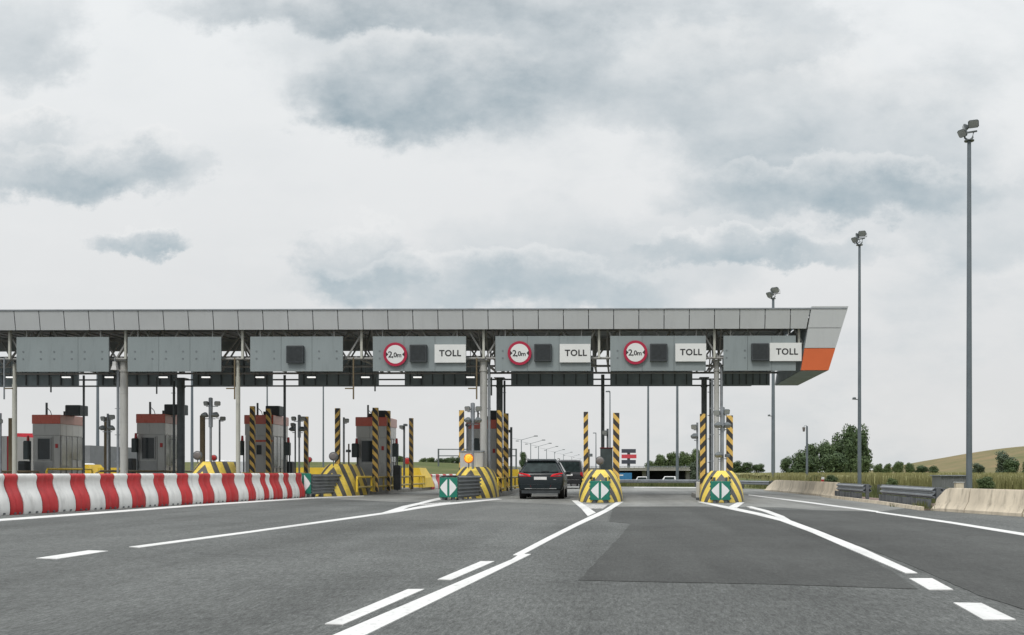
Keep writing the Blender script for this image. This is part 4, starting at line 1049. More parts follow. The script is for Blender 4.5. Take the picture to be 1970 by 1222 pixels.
def guardrail(pts, lab, zt, h=.31, posts=None, both=True, mat='galv', sheetmat=None, pmat='galv_dark'):
    x0, y0 = pts[0]; t = thing('guard_rail', lab, 'guard rail', (x0, y0, 0), 0, 'steel guard rails')
    for i in range(len(pts) - 1):
        a, b = Vector(pts[i]), Vector(pts[i + 1]); L = (b - a).length; ang = math.atan2(b.y - a.y, b.x - a.x)
        for side in ((-1, 1) if both else (1,)):
            mb = MB(); wbeam(mb, 0, 0, L, zt - h / 2, side, h)
            mb.v = [(x + side * .1, y, z) for x, y, z in mb.v]
            mt = Matrix.Translation((a.x - x0, a.y - y0, 0)) @ Matrix.Rotation(ang - math.pi / 2, 4, 'Z')
            mb.xf(mt).build('beam', mat, t)
        n = max(2, int(L / (posts or 2.0)) + 1)
        for k in range(n):
            p = a + (b - a) * (k / (n - 1))
            mb = MB(); mb.box(-.05, .05, -.06, .06, -.1, zt - .02); mb.xf(Matrix.Translation((p.x - x0, p.y - y0, 0)) @ Matrix.Rotation(ang, 4, 'Z')); mb.build('post', pmat, t)
        if sheetmat:
            mb = MB(); m = int(L / .14); q = [(L * k / m, (0, .07, .07, 0)[k % 4]) for k in range(m + 1)]
            ring1 = [(x, y + .2, .02) for x, y in q]; ring2 = [(x, y + .2, zt - h - .01) for x, y in q]
            mb.loft([ring1, ring2], False, False)
            mb.xf(Matrix.Translation((a.x - x0, a.y - y0, 0)) @ Matrix.Rotation(ang, 4, 'Z')); mb.build('corrugated_sheet', sheetmat, t)
    return t
guardrail([(9.62, 28.8), (9.97, 35.6)], 'near steel guard rail with dark corrugated sheet, joining the near concrete barrier', .66, .33, 2.5, True, 'galv', 'galv_dark')
guardrail([(10.02, 38.2), (10.15, 43.2)], 'steel guard rail joining the far concrete barrier, with thick posts', .64, .33, 2.2, True, 'galv', 'galv_dark')
guardrail([(.6, 76.5), (6.6, 74.5), (10.3, 62.5)], 'thin steel guard rail crossing behind the last islands', .56, .26, 3.5, False, 'galv')
guardrail([(11.6, 33), (12.6, 46)], 'low guard rail glimpsed in the gap behind the near guard rail', .55, .26, 3, False, 'galv')
sheet('paved_verge', [(9.1, 28.6), (9.45, 34), (9.6, 44), (11.2, 44), (11.2, 28.6)], .035, 'brick')
mb = MB(); mb.loft([[(9.0, 28.5, .002), (9.35, 34, .002), (9.55, 44.2, .002), (9.67, 44.2, .002), (9.47, 34, .002), (9.12, 28.5, .002)], [(9.02, 28.5, .11), (9.37, 34, .11), (9.57, 44.2, .11), (9.67, 44.2, .11), (9.47, 34, .11), (9.12, 28.5, .11)]])
tag(mb.build('kerb', 'concrete'), kind='structure')

# lamp masts
def tall_mast(px, ytop, Y, hs, lab, xoff=0, arm=None, nheads=3, r0=.115):
    t = thing('lamp_mast', lab, 'lamp mast', (X(px, Y), Y, -.1), 0, 'tall grey floodlight masts')
    zt = Z(ytop, Y) + .1
    mb = MB(); mb.tube([(0, 0, 0), (0, 0, zt * .5), (0, 0, zt - .6)], r0, 16, r0 * .62); mb.tube([(0, 0, 0), (0, 0, .06)], r0 * 1.8, 16)
    mb.build('pole', 'mast', t, smooth=40)
    if hs:
        mb = MB(); mb.tube([(0, 0, zt - .62), (0, 0, zt - .58)], .2, 12); mb.tube([(0, 0, zt - .6), (.16, .05, zt - .45), (.2, .05, zt - .2)], .04, 8); mb.tube([(0, 0, zt - .6), (-.18, -.02, zt - .5), (-.22, 0, zt - .25)], .04, 8)
        mb.bar((-.30, 0, zt - .30), (.32, 0, zt - .2), .06)
        mb.build('bracket', 'darkgrey', t)
        head(t, (-.34, -.12, zt - .34), R(-62), R(34), hs)
        head(t, (.10, -.20, zt + .02), R(-24), R(30), hs)
        if nheads > 2: head(t, (-.16, .18, zt - .02), R(-100), R(12), hs * .85)
    if arm:
        ya = Z(arm, Y) + .1
        mb = MB(); mb.bar((0, 0, ya), (-.32, -.05, ya + .02), .05); mb.rbox(-.42, -.25, -.22, .06, ya, ya + .13, .03); mb.build('camera', 'darkgrey', t)
    return t
tall_mast(1864.5, 243, 40.6, .40, 'tallest and nearest floodlight mast at the right of the picture', nheads=3, r0=.125)
tall_mast(1653.5, 452, 58.5, .42, 'second floodlight mast from the right, standing before the tree clump', arm=769)
tall_mast(1487.5, 560, 77, .58, 'floodlight mast behind the canopy end, its lamps above the roof', arm=801, r0=.16)
tall_mast(1303, 642, 98, 0, 'bare mast seen in the lane gap, right one of two', r0=.15)
tall_mast(1247, 690, 120, 0, 'bare mast seen in the lane gap, left one of two', r0=.16)
tall_mast(188, 650, 88, 0, 'blue grey mast left of the first thick pale column', r0=.15)
tall_mast(369.5, 650, 92, 0, 'blue grey mast right of the second booth', r0=.14)
tall_mast(514, 680, 130, 0, 'hair thin mast above the booth with the pale door', r0=.12)
tall_mast(622, 690, 130, 0, 'hair thin mast above the second bullnose', r0=.12)
# slim poles
t = thing('street_lamp', 'slim street lamp right of the dark rear column', 'street lamp', (X(1173.5, 80), 80, 0)); zt = Z(755, 80)
MB().tube([(0, 0, 0), (0, 0, zt)], .07, 8, .04).build('pole', 'mast', t, smooth=40)
mb = MB(); mb.tube([(0, 0, zt), (-.12, -.05, zt + .12)], .05, 8); mb.rbox(-.35, .02, -.12, .08, zt + .02, zt + .12, .03); mb.build('lamp_head', 'darkgrey', t)
t = thing('street_lamp', 'short far street lamp between the striped post and the dark column', 'street lamp', (X(1146.5, 150), 150, 0)); zt = Z(834, 150)
MB().tube([(0, 0, 0), (0, 0, zt)], .09, 8, .06).build('pole', 'mast', t)
mb = MB(); mb.box(-.45, .05, -.1, .1, zt, zt + .12); mb.build('lamp_head', 'mast', t)
t = thing('camera_pole', 'slim pole with a dome camera behind the far concrete barrier', 'camera pole', (X(1552.5, 64), 64, 0)); zt = Z(820, 64)
MB().tube([(0, 0, 0), (0, 0, zt)], .085, 10, .06).build('pole', 'mast', t, smooth=40)
mb = MB(); mb.tube([(0, 0, zt - .05), (-.05, -.05, zt + .05), (-.18, -.1, zt + .03), (-.23, -.12, zt - .08)], .018, 6); mb.build('arm', 'galv', t)
mb = MB(); mb.tube([(-.23, -.12, zt - .36), (-.23, -.12, zt - .30), (-.23, -.12, zt - .2), (-.23, -.12, zt - .08)], .06, 12, .1); mb.build('dome_camera', 'lampgrey', t, smooth=50)

# row of double armed lamps along the motorway
LP = [(1003, 846), (1021, 853), (1036, 858.5), (1051.5, 864), (1067, 869.5), (1084, 874), (1100, 878.5), (1116, 882.5)]
zr = 11.5
proto = None
for i, (px, py) in enumerate(LP):
    Y = (zr - CH) * F / (HY - py)
    lab = 'double armed lamp, ' + ['nearest of the far row left of the dark car', 'second nearest of the far row', 'third of the far row, over the left of the dark car roof', 'fourth of the far row, over the dark car roof', 'fifth of the far row, over the right of the dark car roof', 'sixth of the far row, between car and van', 'seventh of the far row, above the black van', 'farthest of the row, above the right of the black van'][i]
    t = thing('motorway_lamp', lab, 'street lamp', (X(px, Y), Y, 0), 0, 'double armed lamps along the motorway')
    if proto is None:
        mbp = MB(); mbp.tube([(0, 0, 0), (0, 0, zr)], .16, 8, .11); mp = mbp.mesh('pole', 'mast')
        mba = MB(); mba.bar((-4.6, 0, zr - 1.2 + 2.1), (0, 0, zr - .1), .12); mba.bar((0, 0, zr - .1), (4.3, 0, zr + 1.1), .12)
        mba.v = [(x, y, z if x > -1 else zr + .75) for x, y, z in mba.v]
        ma = mba.mesh('arm', 'mast')
        mbh = MB(); mbh.box(4.0, 5.2, -.2, .2, zr + 1.0, zr + 1.3); mbh.box(-5.3, -4.3, -.2, .2, zr + .68, zr + .95); mh = mbh.mesh('lamp_head', 'darkgrey'); proto = True
    for n_, me in (('pole', mp), ('arm', ma), ('lamp_head', mh)):
        o = bpy.data.objects.new(n_, me); COL.objects.link(o); o.parent = t
# sign gantry far left
Yg = 190
t = thing('sign_gantry', 'far dark pipe gantry spanning the motorway behind the thick pale column', 'gantry', (X(843.5, Yg), Yg, 0))
wg = X(993, Yg) - X(843.5, Yg); z1, z2 = Z(864.5, Yg), Z(877, Yg)
for xx in (0, wg): MB().tube([(xx, 0, 0), (xx, 0, z1 + .1)], .16, 8).build('post', 'darkgrey', t)
for zz in (z1, z2): MB().tube([(.17, 0, zz), (wg - .17, 0, zz)], .1, 8).build('beam', 'darkgrey', t)
MB().box(X(960, Yg) - X(843.5, Yg), X(985, Yg) - X(843.5, Yg), -.2, -.12, z2 - .3, z1 + .2).build('sign_back', 'galv_dark', t)
# rear side far gantry rails behind the car
guardrail([(-8, 100), (-2.6, 112), (-2.4, 150)], 'far steel guard rail right of the black van', .75, .3, 6, False, 'galv')

# ------------------------------------------------------------------ vehicles
def wheel(parent, x, y, r, w):
    o = MB().disc((x - w / 2, y, r), r, 'x', w, 28).build('wheel', 'tyre', parent, smooth=40)
    s = 1 if x > 0 else -1
    m = MB(); m.disc((x + s * (w / 2 + .002) - (.006 if s < 0 else 0), y, r), r * .66, 'x', .006, 20)
    m.build('rim', 'rim', o)
def hull(sections, n=5):
    """each section: y, zb, zs, zr, wb, ws, wr -> closed ring"""
    rings = []
    for y, zb, zs, zr_, wb, ws, wr in sections:
        h = [(wb * .90, zb), (wb, zb + .10), (ws * 1.0, zb + (zs - zb) * .5), (ws, zs - .10), (ws * .975, zs), (wr + (ws * .96 - wr) * .45, zs + (zr_ - zs) * .55), (wr, zr_ - .09 if zr_ - zs > .2 else zr_ - .02), (wr * .90, zr_ - .025), (wr * .55, zr_)]
        rings.append([(x, y, z) for x, z in h] + [(-x, y, z) for x, z in reversed(h)])
    return MB().loft(rings)
def suv():
    Y = 40.4; t = thing('suv', 'dark grey estate style off-roader seen from behind in the toll lane', 'car', (X(1040, Y), Y, 0))
    body = hull([(.0, .42, .70, .74, .80, .86, .72), (.03, .36, .95, .99, .86, .91, .80), (.10, .33, 1.05, 1.09, .89, .94, .82), (.25, .32, 1.06, 1.25, .90, .945, .78), (.55, .32, 1.07, 1.575, .91, .945, .64), (.75, .32, 1.07, 1.635, .91, .945, .625),
                 (1.6, .30, 1.06, 1.655, .92, .945, .64), (2.6, .30, 1.05, 1.62, .92, .945, .65), (3.1, .30, 1.03, 1.40, .92, .945, .62), (3.6, .30, 1.0, 1.06, .91, .935, .75), (4.3, .32, .90, .94, .88, .91, .74), (4.62, .38, .72, .76, .76, .8, .6)])
    body.build('body', 'carpaint', t, smooth=35)
    # rear window on the sloping hatch
    def slope(z): return .10 + (z - 1.09) * (.55 - .10) / (1.58 - 1.09)
    q = [(-.70, 1.14), (.70, 1.14), (.60, 1.30), (.56, 1.46), (.50, 1.515), (-.50, 1.515), (-.56, 1.46), (-.60, 1.30)]
    q = [(-.72, 1.13), (-.40, 1.115), (.40, 1.115), (.72, 1.13), (.66, 1.32), (.575, 1.485), (.30, 1.51), (-.30, 1.51), (-.575, 1.485), (-.66, 1.32)]
    mb = MB(); mb.loft([[(x, slope(z) - .035, z) for x, z in q], [(x, slope(z) + .02, z) for x, z in q]]); mb.build('rear_window', 'carglass', t)
    mb = MB()          # seat backs and headrests behind the glass read as dark shapes
    for x in (-.36, .36): mb.rbox(x - .13, x + .13, .90, .98, 1.1, 1.42, .04)
    mb.build('headrest', 'black', t)
    mb = MB(); mb.loft([[(-.60, .40, 1.56), (.60, .40, 1.56), (.56, .40, 1.60), (-.56, .40, 1.60)], [(-.62, .75, 1.63), (.62, .75, 1.63), (.58, .75, 1.66), (-.58, .75, 1.66)]]); mb.build('roof_spoiler', 'carpaint', t)
    for s in (-1, 1):
        lz = [(.40, .93), (.86, .95), (.915, 1.02), (.90, 1.08), (.80, 1.085), (.48, 1.02)]
        lt = MB(); lt.loft([[(s * x, .012 + (.10 if x > .88 else 0), z) for x, z in lz], [(s * x * .98, .16, z) for x, z in lz]]); lt.build('tail_light', 'brakelight', t)
        rf = MB(); rf.loft([[(s * x, -.025 + (.08 if x > .8 else 0), z) for x, z in ((.38, .50), (.84, .52), (.86, .60), (.42, .58))], [(s * x, .1, z) for x, z in ((.38, .50), (.84, .52), (.86, .60), (.42, .58))]]); rf.build('bumper_reflector', 'reflector', t)
        mb = MB(); mb.rbox(s * 1.03 - .10, s * 1.03 + .10, 2.65, 2.78, 1.0, 1.16, .03); mb.build('wing_mirror', 'carpaint', t)
        mb = MB(); mb.tube([(s * .66, .8, 1.655), (s * .66, .95, 1.69), (s * .67, 2.2, 1.69), (s * .66, 2.45, 1.64)], .02, 8); mb.build('roof_rail', 'chrome', t, smooth=40)
        mb = MB(); mb.loft([[(s * (.935), .9, 1.10), (s * .935, 3.0, 1.08), (s * .70, 2.5, 1.52), (s * .72, 1.0, 1.53)], [(s * (.90), .9, 1.10), (s * .90, 3.0, 1.08), (s * .66, 2.5, 1.52), (s * .68, 1.0, 1.53)]]); mb.build('side_window', 'carglass', t)
        for y in (.95, 3.72): wheel(t, s * .80, y, .36, .25)
        mb = MB(); mb.box(s * .5 - .14, s * .5 + .14, -.028, .03, .43, .455); mb.build('tailpipe_trim', 'chrome', t)
    mb = MB(); mb.loft([[(-.86, .05, .40), (.86, .05, .40), (.88, .02, .62), (-.88, .02, .62)], [(-.80, -.02, .42), (.80, -.02, .42), (.84, -.022, .60), (-.84, -.022, .60)]]); mb.build('bumper', 'carpaint', t)
    MB().box(-.78, .78, .02, .3, .24, .40).build('bumper_skirt', 'black', t)
    MB().box(-.66, .66, -.027, -.0205, .425, .437).build('trim_strip', 'chrome', t)
    MB().box(-.27, .25, .0, .03, .80, .92).build('plate', 'plate', t)
    mb = MB(); mb.bar((.02, slope(1.14) - .06, 1.145), (.34, slope(1.15) - .06, 1.15), .025); mb.build('wiper', 'black', t)
    MB().box(-.42, .42, .012, .04, 1.0, 1.012).build('hatch_crease', 'black', t)
    MB().box(.52, .64, .0, .03, .80, .815).build('badge', 'chrome', t)
suv()
def van(px, Y, lab, paint='vanpaint'):
    t = thing('van', lab, 'van', (X(px, Y), Y, -.9 if Y > 70 else 0))
    hull([(.0, .40, .9, .94, .84, .90, .84), (.05, .35, 1.0, 1.04, .90, .95, .88), (.10, .35, 1.05, 1.3, .92, .96, .88), (.25, .33, 1.08, 1.88, .92, .96, .80), (.45, .33, 1.08, 1.95, .92, .965, .80), (3.4, .33, 1.08, 1.95, .92, .965, .80), (4.0, .33, 1.05, 1.5, .92, .96, .78), (4.9, .35, .95, 1.0, .88, .92, .7), (5.1, .42, .7, .74, .78, .8, .6)]).build('body', paint, t, smooth=35)
    mb = MB(); q = [(-.76, 1.14), (.76, 1.14), (.70, 1.78), (.60, 1.82), (-.60, 1.82), (-.70, 1.78)]
    sl_ = lambda z: .07 + (z - 1.1) * .2
    mb.loft([[(x, sl_(z) - .03, z) for x, z in q], [(x, sl_(z) + .03, z) for x, z in q]]); mb.build('rear_window', 'carglass', t)
    for s in (-1, 1):
        mb = MB(); mb.box(s * .86 - .08, s * .86 + .08, .0, .1, .82, 1.12); mb.build('tail_light', 'taillight', t)
        mb = MB(); mb.rbox(s * 1.06 - .1, s * 1.06 + .1, 3.5, 3.62, 1.05, 1.3, .03); mb.build('wing_mirror', 'black', t)
        for y in (.95, 4.15): wheel(t, s * .82, y, .33, .24)
    MB().box(-.26, .26, -.012, .02, .88, 1.0).build('plate', 'plate', t)
    mb = MB(); mb.box(-.86, .86, -.04, .1, .38, .62); bo = mb.build('bumper', paint, t)
    MB().box(-.7, .7, -.046, -.041, .60, .618).build('chrome_strip', 'chrome', bo)
    MB().box(-.12, .12, .0, .03, 1.06, 1.085).build('badge', 'chrome', t)
van(1094, 66, 'black van seen from behind, beyond the dark car in the same lane')
def side_van(px, Y, zoff, lab, L=4.6, h=1.95, paint='carwhite', face=1):
    t = thing('parked_van' if h > 1.6 else 'parked_car', lab, 'van' if h > 1.6 else 'car', (X(px, Y), Y, zoff), R(90) * face, 'vehicles beyond the far guard rail')
    hull([(.0, .35, .8, .84, .8, .85, .75), (.15, .3, .95, h * .8, .85, .9, .72), (.5, .3, 1.0, h, .86, .9, .70), (L * .62, .3, 1.0, h, .86, .9, .70), (L * .78, .3, .98, 1.1, .86, .9, .7), (L, .35, .7, .76, .75, .8, .6)]).build('body', paint, t, smooth=35)
    for s in (-1, 1):
        mb = MB(); mb.loft([[(s * .89, .7, 1.05), (s * .89, L * .7, 1.03), (s * .76, L * .6, h - .15), (s * .76, .8, h - .15)], [(s * .6, .7, 1.05), (s * .6, L * .7, 1.03), (s * .6, L * .6, h - .15), (s * .6, .8, h - .15)]]); mb.build('side_window', 'carglass', t)
        for y in (.8, L - .8): wheel(t, s * .75, y, .31, .2)
side_van(1250, 225, -1.95, 'white van parked beyond the guard rail, left of two, partly behind a shrub', 4.4, 2.1)
side_van(1303, 225, -1.95, 'white car parked beyond the guard rail, right of two in front of the overpass', 4.7, 2.15)
t = thing('blue_trailer', 'blue trailer beyond the guard rail, under the billboard', 'trailer', (X(1199, 230), 230, -1.6), 0)
MB().box(-1.9, 2.0, 0, 2.2, .6, 3.4 - .8).build('body', 'blue', t)
MB().box(-1.5, .0, -.012, -.001, 1.9, 2.2).build('side_stripe', 'signwhite', t)
mb = MB(); mb.disc((-1.2, .1, .35), .35, 'y', .3, 16); mb.disc((1.2, .1, .35), .35, 'y', .3, 16); mb.build('wheel', 'tyre', t)
side_van(1124, 80, -.15, 'white car half hidden behind the striped post, right of the black van', 4.3, 1.45, 'carwhite', 1)
# lorries on the far left
Yt = 58
t = thing('lorry', 'red tarpaulin lorry with a white cab behind the first booth', 'lorry', (X(47, Yt), Yt, 0), R(22))
cx = X(52, Yt); h1 = Z(831, Yt)
MB().box(-1.2, 1.2, 2.4, 7.5, 1.0, h1).build('cargo_box', 'truckred', t)
mb = MB(); mb.loft([[(-1.2, .1, .5), (1.2, .1, .5), (1.2, 2.2, .5), (-1.2, 2.2, .5)], [(-1.2, 0, 1.4), (1.2, 0, 1.4), (1.2, 2.2, 1.4), (-1.2, 2.2, 1.4)], [(-1.15, .15, 2.35), (1.15, .15, 2.35), (1.15, 2.2, 2.35), (-1.15, 2.2, 2.35)], [(-1.1, .3, 2.75), (1.1, .3, 2.75), (1.1, 2.2, 3.2), (-1.1, 2.2, 3.2)]])
mb.build('cab', 'carwhite', t)
mb = MB(); mb.loft([[(-1.1, -.01, 1.45), (1.1, -.01, 1.45), (1.05, .14, 2.3), (-1.05, .14, 2.3)], [(-1.1, .1, 1.45), (1.1, .1, 1.45), (1.05, .2, 2.3), (-1.05, .2, 2.3)]]); mb.build('windscreen', 'glass', t)
MB().box(-1.18, 1.18, -.06, .2, .45, .95).build('bumper', 'galv_dark', t)
for s in (-1, 1): wheel(t, s * 1.0, 1.0, .5, .3)
for s in (-1, 1): wheel(t, s * 1.0, 6.2, .5, .3)
t = thing('lorry', 'white box lorry with a red corner at the left edge', 'lorry', (X(-30, 54), 54, 0))
w2 = X(13, 54) - X(-30, 54)
MB().box(w2 - 2.5, w2, 0, 7, .8, Z(839, 54)).build('cargo_box', 'cabinet', t)
MB().box(w2 + .002, w2 + .2, .02, .12, .8, Z(839, 54)).build('corner_trim', 'truckred', t)
for s in (.2, 1.9): wheel(t, w2 - .25 - s, 1.0, .48, .3)
for s in (.2, 1.9): wheel(t, w2 - .25 - s, 5.5, .48, .3)
t = thing('lorry', 'grey box lorry seen just right of the first booth', 'lorry', (X(158, 75), 75, 0))
MB().box(-1.6, X(173, 75) - X(158, 75), 0, 8, .7, Z(857, 75)).build('cargo_box', 'shed', t)
for y in (1, 6.4): wheel(t, .3, y, .48, .3)
MB().box(-1.5, .5, -.1, 0, .5, .69).build('bumper', 'galv_dark', t)
t = thing('van', 'white box van glimpsed right of the tall mast with four lamps', 'van', (X(420, 74), 74, 0))
MB().rbox(-1.1, X(431, 74) - X(420, 74), 0, 5, .5, Z(885, 74), .08).build('body', 'carwhite', t)
MB().box(-.9, .3, -.012, -.001, 1.3, 1.75).build('rear_window', 'carglass', t)
for s in (-.9, .3): wheel(t, s, .9, .32, .22)
for s in (-.9, .3): wheel(t, s, 4, .32, .22)
side_van(186, 70, .0, 'white car roof glimpsed right of the first booth', 4.2, 1.75, 'carwhite', 1)

# billboard
Yb = 300
t = thing('billboard', 'tall billboard of stacked dark, red and dark panels beside the striped post', 'billboard', (X(1209.5, Yb), Yb, -2))
k = Yb / F
MB().box(-.45, .45, .3, 1.0, 0, Z(864, Yb) + 2).build('mast', 'darkgrey', t)
for y0, y1, m, ex in ((864, 871.5, 'billblue', 0), (874.5, 882, 'billred', 1.2), (885, 892.5, 'billblue', 0)):
    MB().box(-13.8 * k, (13.8 + ex) * k, 0, .28, Z(y1, Yb) + 2, Z(y0, Yb) + 2).build('panel', m, t)
# overpass
Yo = 260
t = thing('overpass', 'pale concrete road bridge crossing behind the toll lanes', 'bridge', (X(1100, Yo), Yo, 0))
xe = X(1338, Yo) - X(1100, Yo)
MB().box(-22, xe, 0, 9, Z(905.5, Yo), Z(901.5, Yo)).build('deck', 'bridge', t)
MB().box(-22, xe, -.15, .15, Z(901.5, Yo) + .002, Z(899.7, Yo)).build('parapet', 'bridge', t)
mb = MB(); n = 44
for kx in range(n + 1): mb.box(-22 + (22 + xe) * kx / n - .05, -22 + (22 + xe) * kx / n + .05, -.05, .05, Z(899.7, Yo), Z(897.5, Yo))
mb.box(-22, xe, -.06, .06, Z(897.6, Yo), Z(896.9, Yo)); mb.box(-22, xe, -.05, .05, Z(898.8, Yo), Z(898.4, Yo)); mb.build('railing', 'galv', t)
mb = MB()
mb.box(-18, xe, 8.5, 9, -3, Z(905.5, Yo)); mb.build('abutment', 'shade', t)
for px in (1110, 1180, 1240, 1325):
    xx = X(px, Yo) - X(1100, Yo); MB().box(xx - .5, xx + .5, 3, 6, -3, Z(905.5, Yo)).build('pier', 'bridge', t)
# shed and small things on the right
t = thing('metal_shed', 'low grey corrugated shed behind the near guard rail', 'shed', (X(1836, 52), 52, 0))
a, b = X(1811, 52) - X(1836, 52), X(1863, 52) - X(1836, 52); h = Z(916, 52)
mb = MB(); n = 30; ring1 = []
for kx in range(n + 1): ring1.append((a + (b - a) * kx / n, .03 * (kx % 2), 0))
ring1 += [(b, 1.5, 0), (a, 1.5, 0)]
mb.loft([ring1, [(x, y, h) for x, y, z in ring1]]); mb.build('wall', 'shed', t)
MB().box(a - .08, b + .08, -.1, 1.6, h + .001, h + .05).build('roof', 'galv', t)
t = thing('utility_box', 'small beige box on the verge left of the tallest mast', 'box', (X(1847, 40), 40, 0))
MB().rbox(-.16, .16, 0, .25, 0, Z(929, 40), .02).build('housing', 'concrete', t); MB().box(-.18, .18, -.02, .27, Z(929, 40) + .001, Z(928.3, 40) + .02).build('lid', 'cabinet', t)
t = thing('delineator_post', 'small white and red marker post on the far concrete barrier', 'marker post', (X(1582.5, 47.5), 47.5 + .0, .66))
MB().box(-.07, .07, -.02, .02, .0, .10).build('red_base', 'lampred', t); MB().box(-.06, .08, -.02, .02, .101, .22).build('white_top', 'white', t)

# ------------------------------------------------------------------ hill, fields, vegetation
def make_hill():
    mb = MB(); nx, ny = 60, 30; x0, x1, y0, y1 = 60, 330, 235, 520
    for j in range(ny + 1):
        for i in range(nx + 1):
            x = x0 + (x1 - x0) * i / nx; y = y0 + (y1 - y0) * j / ny
            Yr = 330; px = VX + F * x / y
            prof = 12.0 * sm(88, 175, x) + 7 * sm(160, 300, x)
            ridge = sm(240, 330, y) * (1 - sm(400, 515, y))
            z = prof * ridge + .5 * mnoise.noise((x * .05, y * .05, 3)) * ridge - .2
            mb.v.append((x, y, z))
    n = nx + 1
    mb.f = [(j * n + i, j * n + i + 1, (j + 1) * n + i + 1, (j + 1) * n + i) for j in range(ny) for i in range(nx)]
    tag(mb.build('hill', 'hill', smooth=80), kind='structure')
make_hill()
def blades(mb, x, y, z0, h, w):
    a = random.uniform(0, math.pi); dx, dy = math.cos(a) * w / 2, math.sin(a) * w / 2
    lx, ly = random.gauss(0, .12) * h, random.gauss(0, .12) * h
    mb.add([(x - dx, y - dy, z0), (x + dx, y + dy, z0), (x + dx * .3 + lx, y + dy * .3 + ly, z0 + h), (x - dx * .3 + lx, y - dy * .3 + ly, z0 + h)], [(0, 1, 2, 3)])
def crop():
    mb = MB(); nx, ny = 70, 40
    def ext(y): return 12 + (y - 62) * .06, 14 + y * .62
    for j in range(ny + 1):
        y = 64 + (300 - 64) * (j / ny) ** 1.7
        a, b = ext(y)
        for i in range(nx + 1):
            x = a + (b - a) * i / nx
            mb.v.append((x, y, (.78 + .14 * random.random()) if 0 < j < ny else .3))
    n = nx + 1
    mb.f = [(j * n + i, j * n + i + 1, (j + 1) * n + i + 1, (j + 1) * n + i) for j in range(ny) for i in range(nx)]
    for k in range(26000):
        y = 61.5 + 60 * random.random() ** 2.2; a, b = ext(y)
        blades(mb, random.uniform(a - 1, b), y, .0 if y < 66 else .5, random.uniform(.75, 1.05) - (0 if y < 66 else .5) + .08, random.uniform(.03, .07))
    o = mb.build('crop_field', 'crop'); tag(o, 'ripening green and yellow crop field behind the right barriers', 'field', None, 'stuff')
crop()
def verge():
    mb = MB()
    def sc_(n, f, h0, h1, w=.03):
        for k in range(n):
            x, y = f(); blades(mb, x, y, -.03 if gz(x, y) > -.1 else gz(x, y), random.uniform(h0, h1), w)
    sc_(5000, lambda: (random.uniform(0.5, 8), random.uniform(77.5, 92)), .15, .5, .06)
    sc_(4000, lambda: (random.uniform(11.1, 15), random.uniform(28, 64)), .15, .55, .03)
    sc_(1500, lambda: (random.uniform(10.1, 11.2), random.uniform(26, 29)), .1, .3, .02)
    sc_(1200, lambda: (random.uniform(10.4, 16), random.uniform(61, 76)), .2, .5, .05)
    sc_(250, lambda: (9.35 + random.gauss(0, .12), 29.2 + random.gauss(0, .35)), .08, .3, .025)
    sc_(60, lambda: (9.25 + random.gauss(0, .1), 31.5 + random.gauss(0, .2)), .05, .15, .02)
    tag(mb.build('roadside_grass', 'blade'), 'rough roadside grass behind the guard rails', 'grass', None, 'stuff')
verge()

def crown_mesh(name, mat, rx, ry, rz_, n, leaf, seed, col=False, lumps=9):
    """many leaf-sized faces gathered in clumps through an uneven crown volume; base at z = 0"""
    rnd = random.Random(seed); mb = MB(); cl = []
    for k in range(lumps):
        a = rnd.uniform(0, 2 * math.pi); q = rnd.uniform(.12, .95); rr = rnd.uniform(.25, .95)
        wdt = math.sin(math.pi * min(1, q * .72 + .22)) ** .6
        cl.append((math.cos(a) * rx * rr * .68 * wdt, math.sin(a) * ry * rr * .68 * wdt, rz_ * q, rnd.uniform(.30, .50)))
    cl.append((0, 0, rz_ * .42, .78)); cl.append((0, 0, rz_ * .72, .5)); cl.append((0, 0, rz_ * .16, .66))
    for k in range(n):
        c = cl[rnd.randrange(len(cl))]
        d = Vector((rnd.gauss(0, 1), rnd.gauss(0, 1), rnd.gauss(0, 1))).normalized() * (rnd.random() ** .4)
        p = Vector((c[0] + d.x * rx * c[3], c[1] + d.y * ry * c[3], max(.05, c[2] + d.z * rz_ * c[3] * .55)))
        nrm = (d + Vector((rnd.gauss(0, .5), rnd.gauss(0, .5), rnd.gauss(.3, .5)))).normalized()
        u = nrm.orthogonal().normalized(); v = nrm.cross(u); s_ = leaf * rnd.uniform(.6, 1.4)
        a = rnd.uniform(0, 6.28); uu = (u * math.cos(a) + v * math.sin(a)) * s_; vv = (v * math.cos(a) - u * math.sin(a)) * s_ * .7
        mb.add([p - uu, p - vv * .8, p + uu, p + vv * .8], [(0, 1, 2, 3)])
    me = mb.mesh(name, mat); return me
def trunk_mesh(h, r, seed):
    rnd = random.Random(seed); mb = MB()
    mb.tube([(0, 0, -.6), (.05, 0, h * .4), (0, .05, h)], r, 7, r * .35)
    for k in range(5):
        a = rnd.uniform(0, 6.28); z = h * rnd.uniform(.35, .8); l = h * .35
        mb.tube([(0, 0, z), (math.cos(a) * l * .6, math.sin(a) * l * .6, z + l * .5), (math.cos(a) * l, math.sin(a) * l, z + l)], r * .4, 5, r * .1)
    return mb.mesh('trunk', 'bark')
KIND = {}
for i, (nm, m) in enumerate((('dark', 'leaf_dark'), ('mid', 'leaf_mid'), ('grey', 'leaf_grey'))):
    for v in range(3):
        KIND[nm, v] = (crown_mesh('crown', m, .5, .5, .93, 5200, .034, 50 + i * 7 + v, lumps=13), trunk_mesh(.62, .028, i * 9 + v))
tree_n = [0]
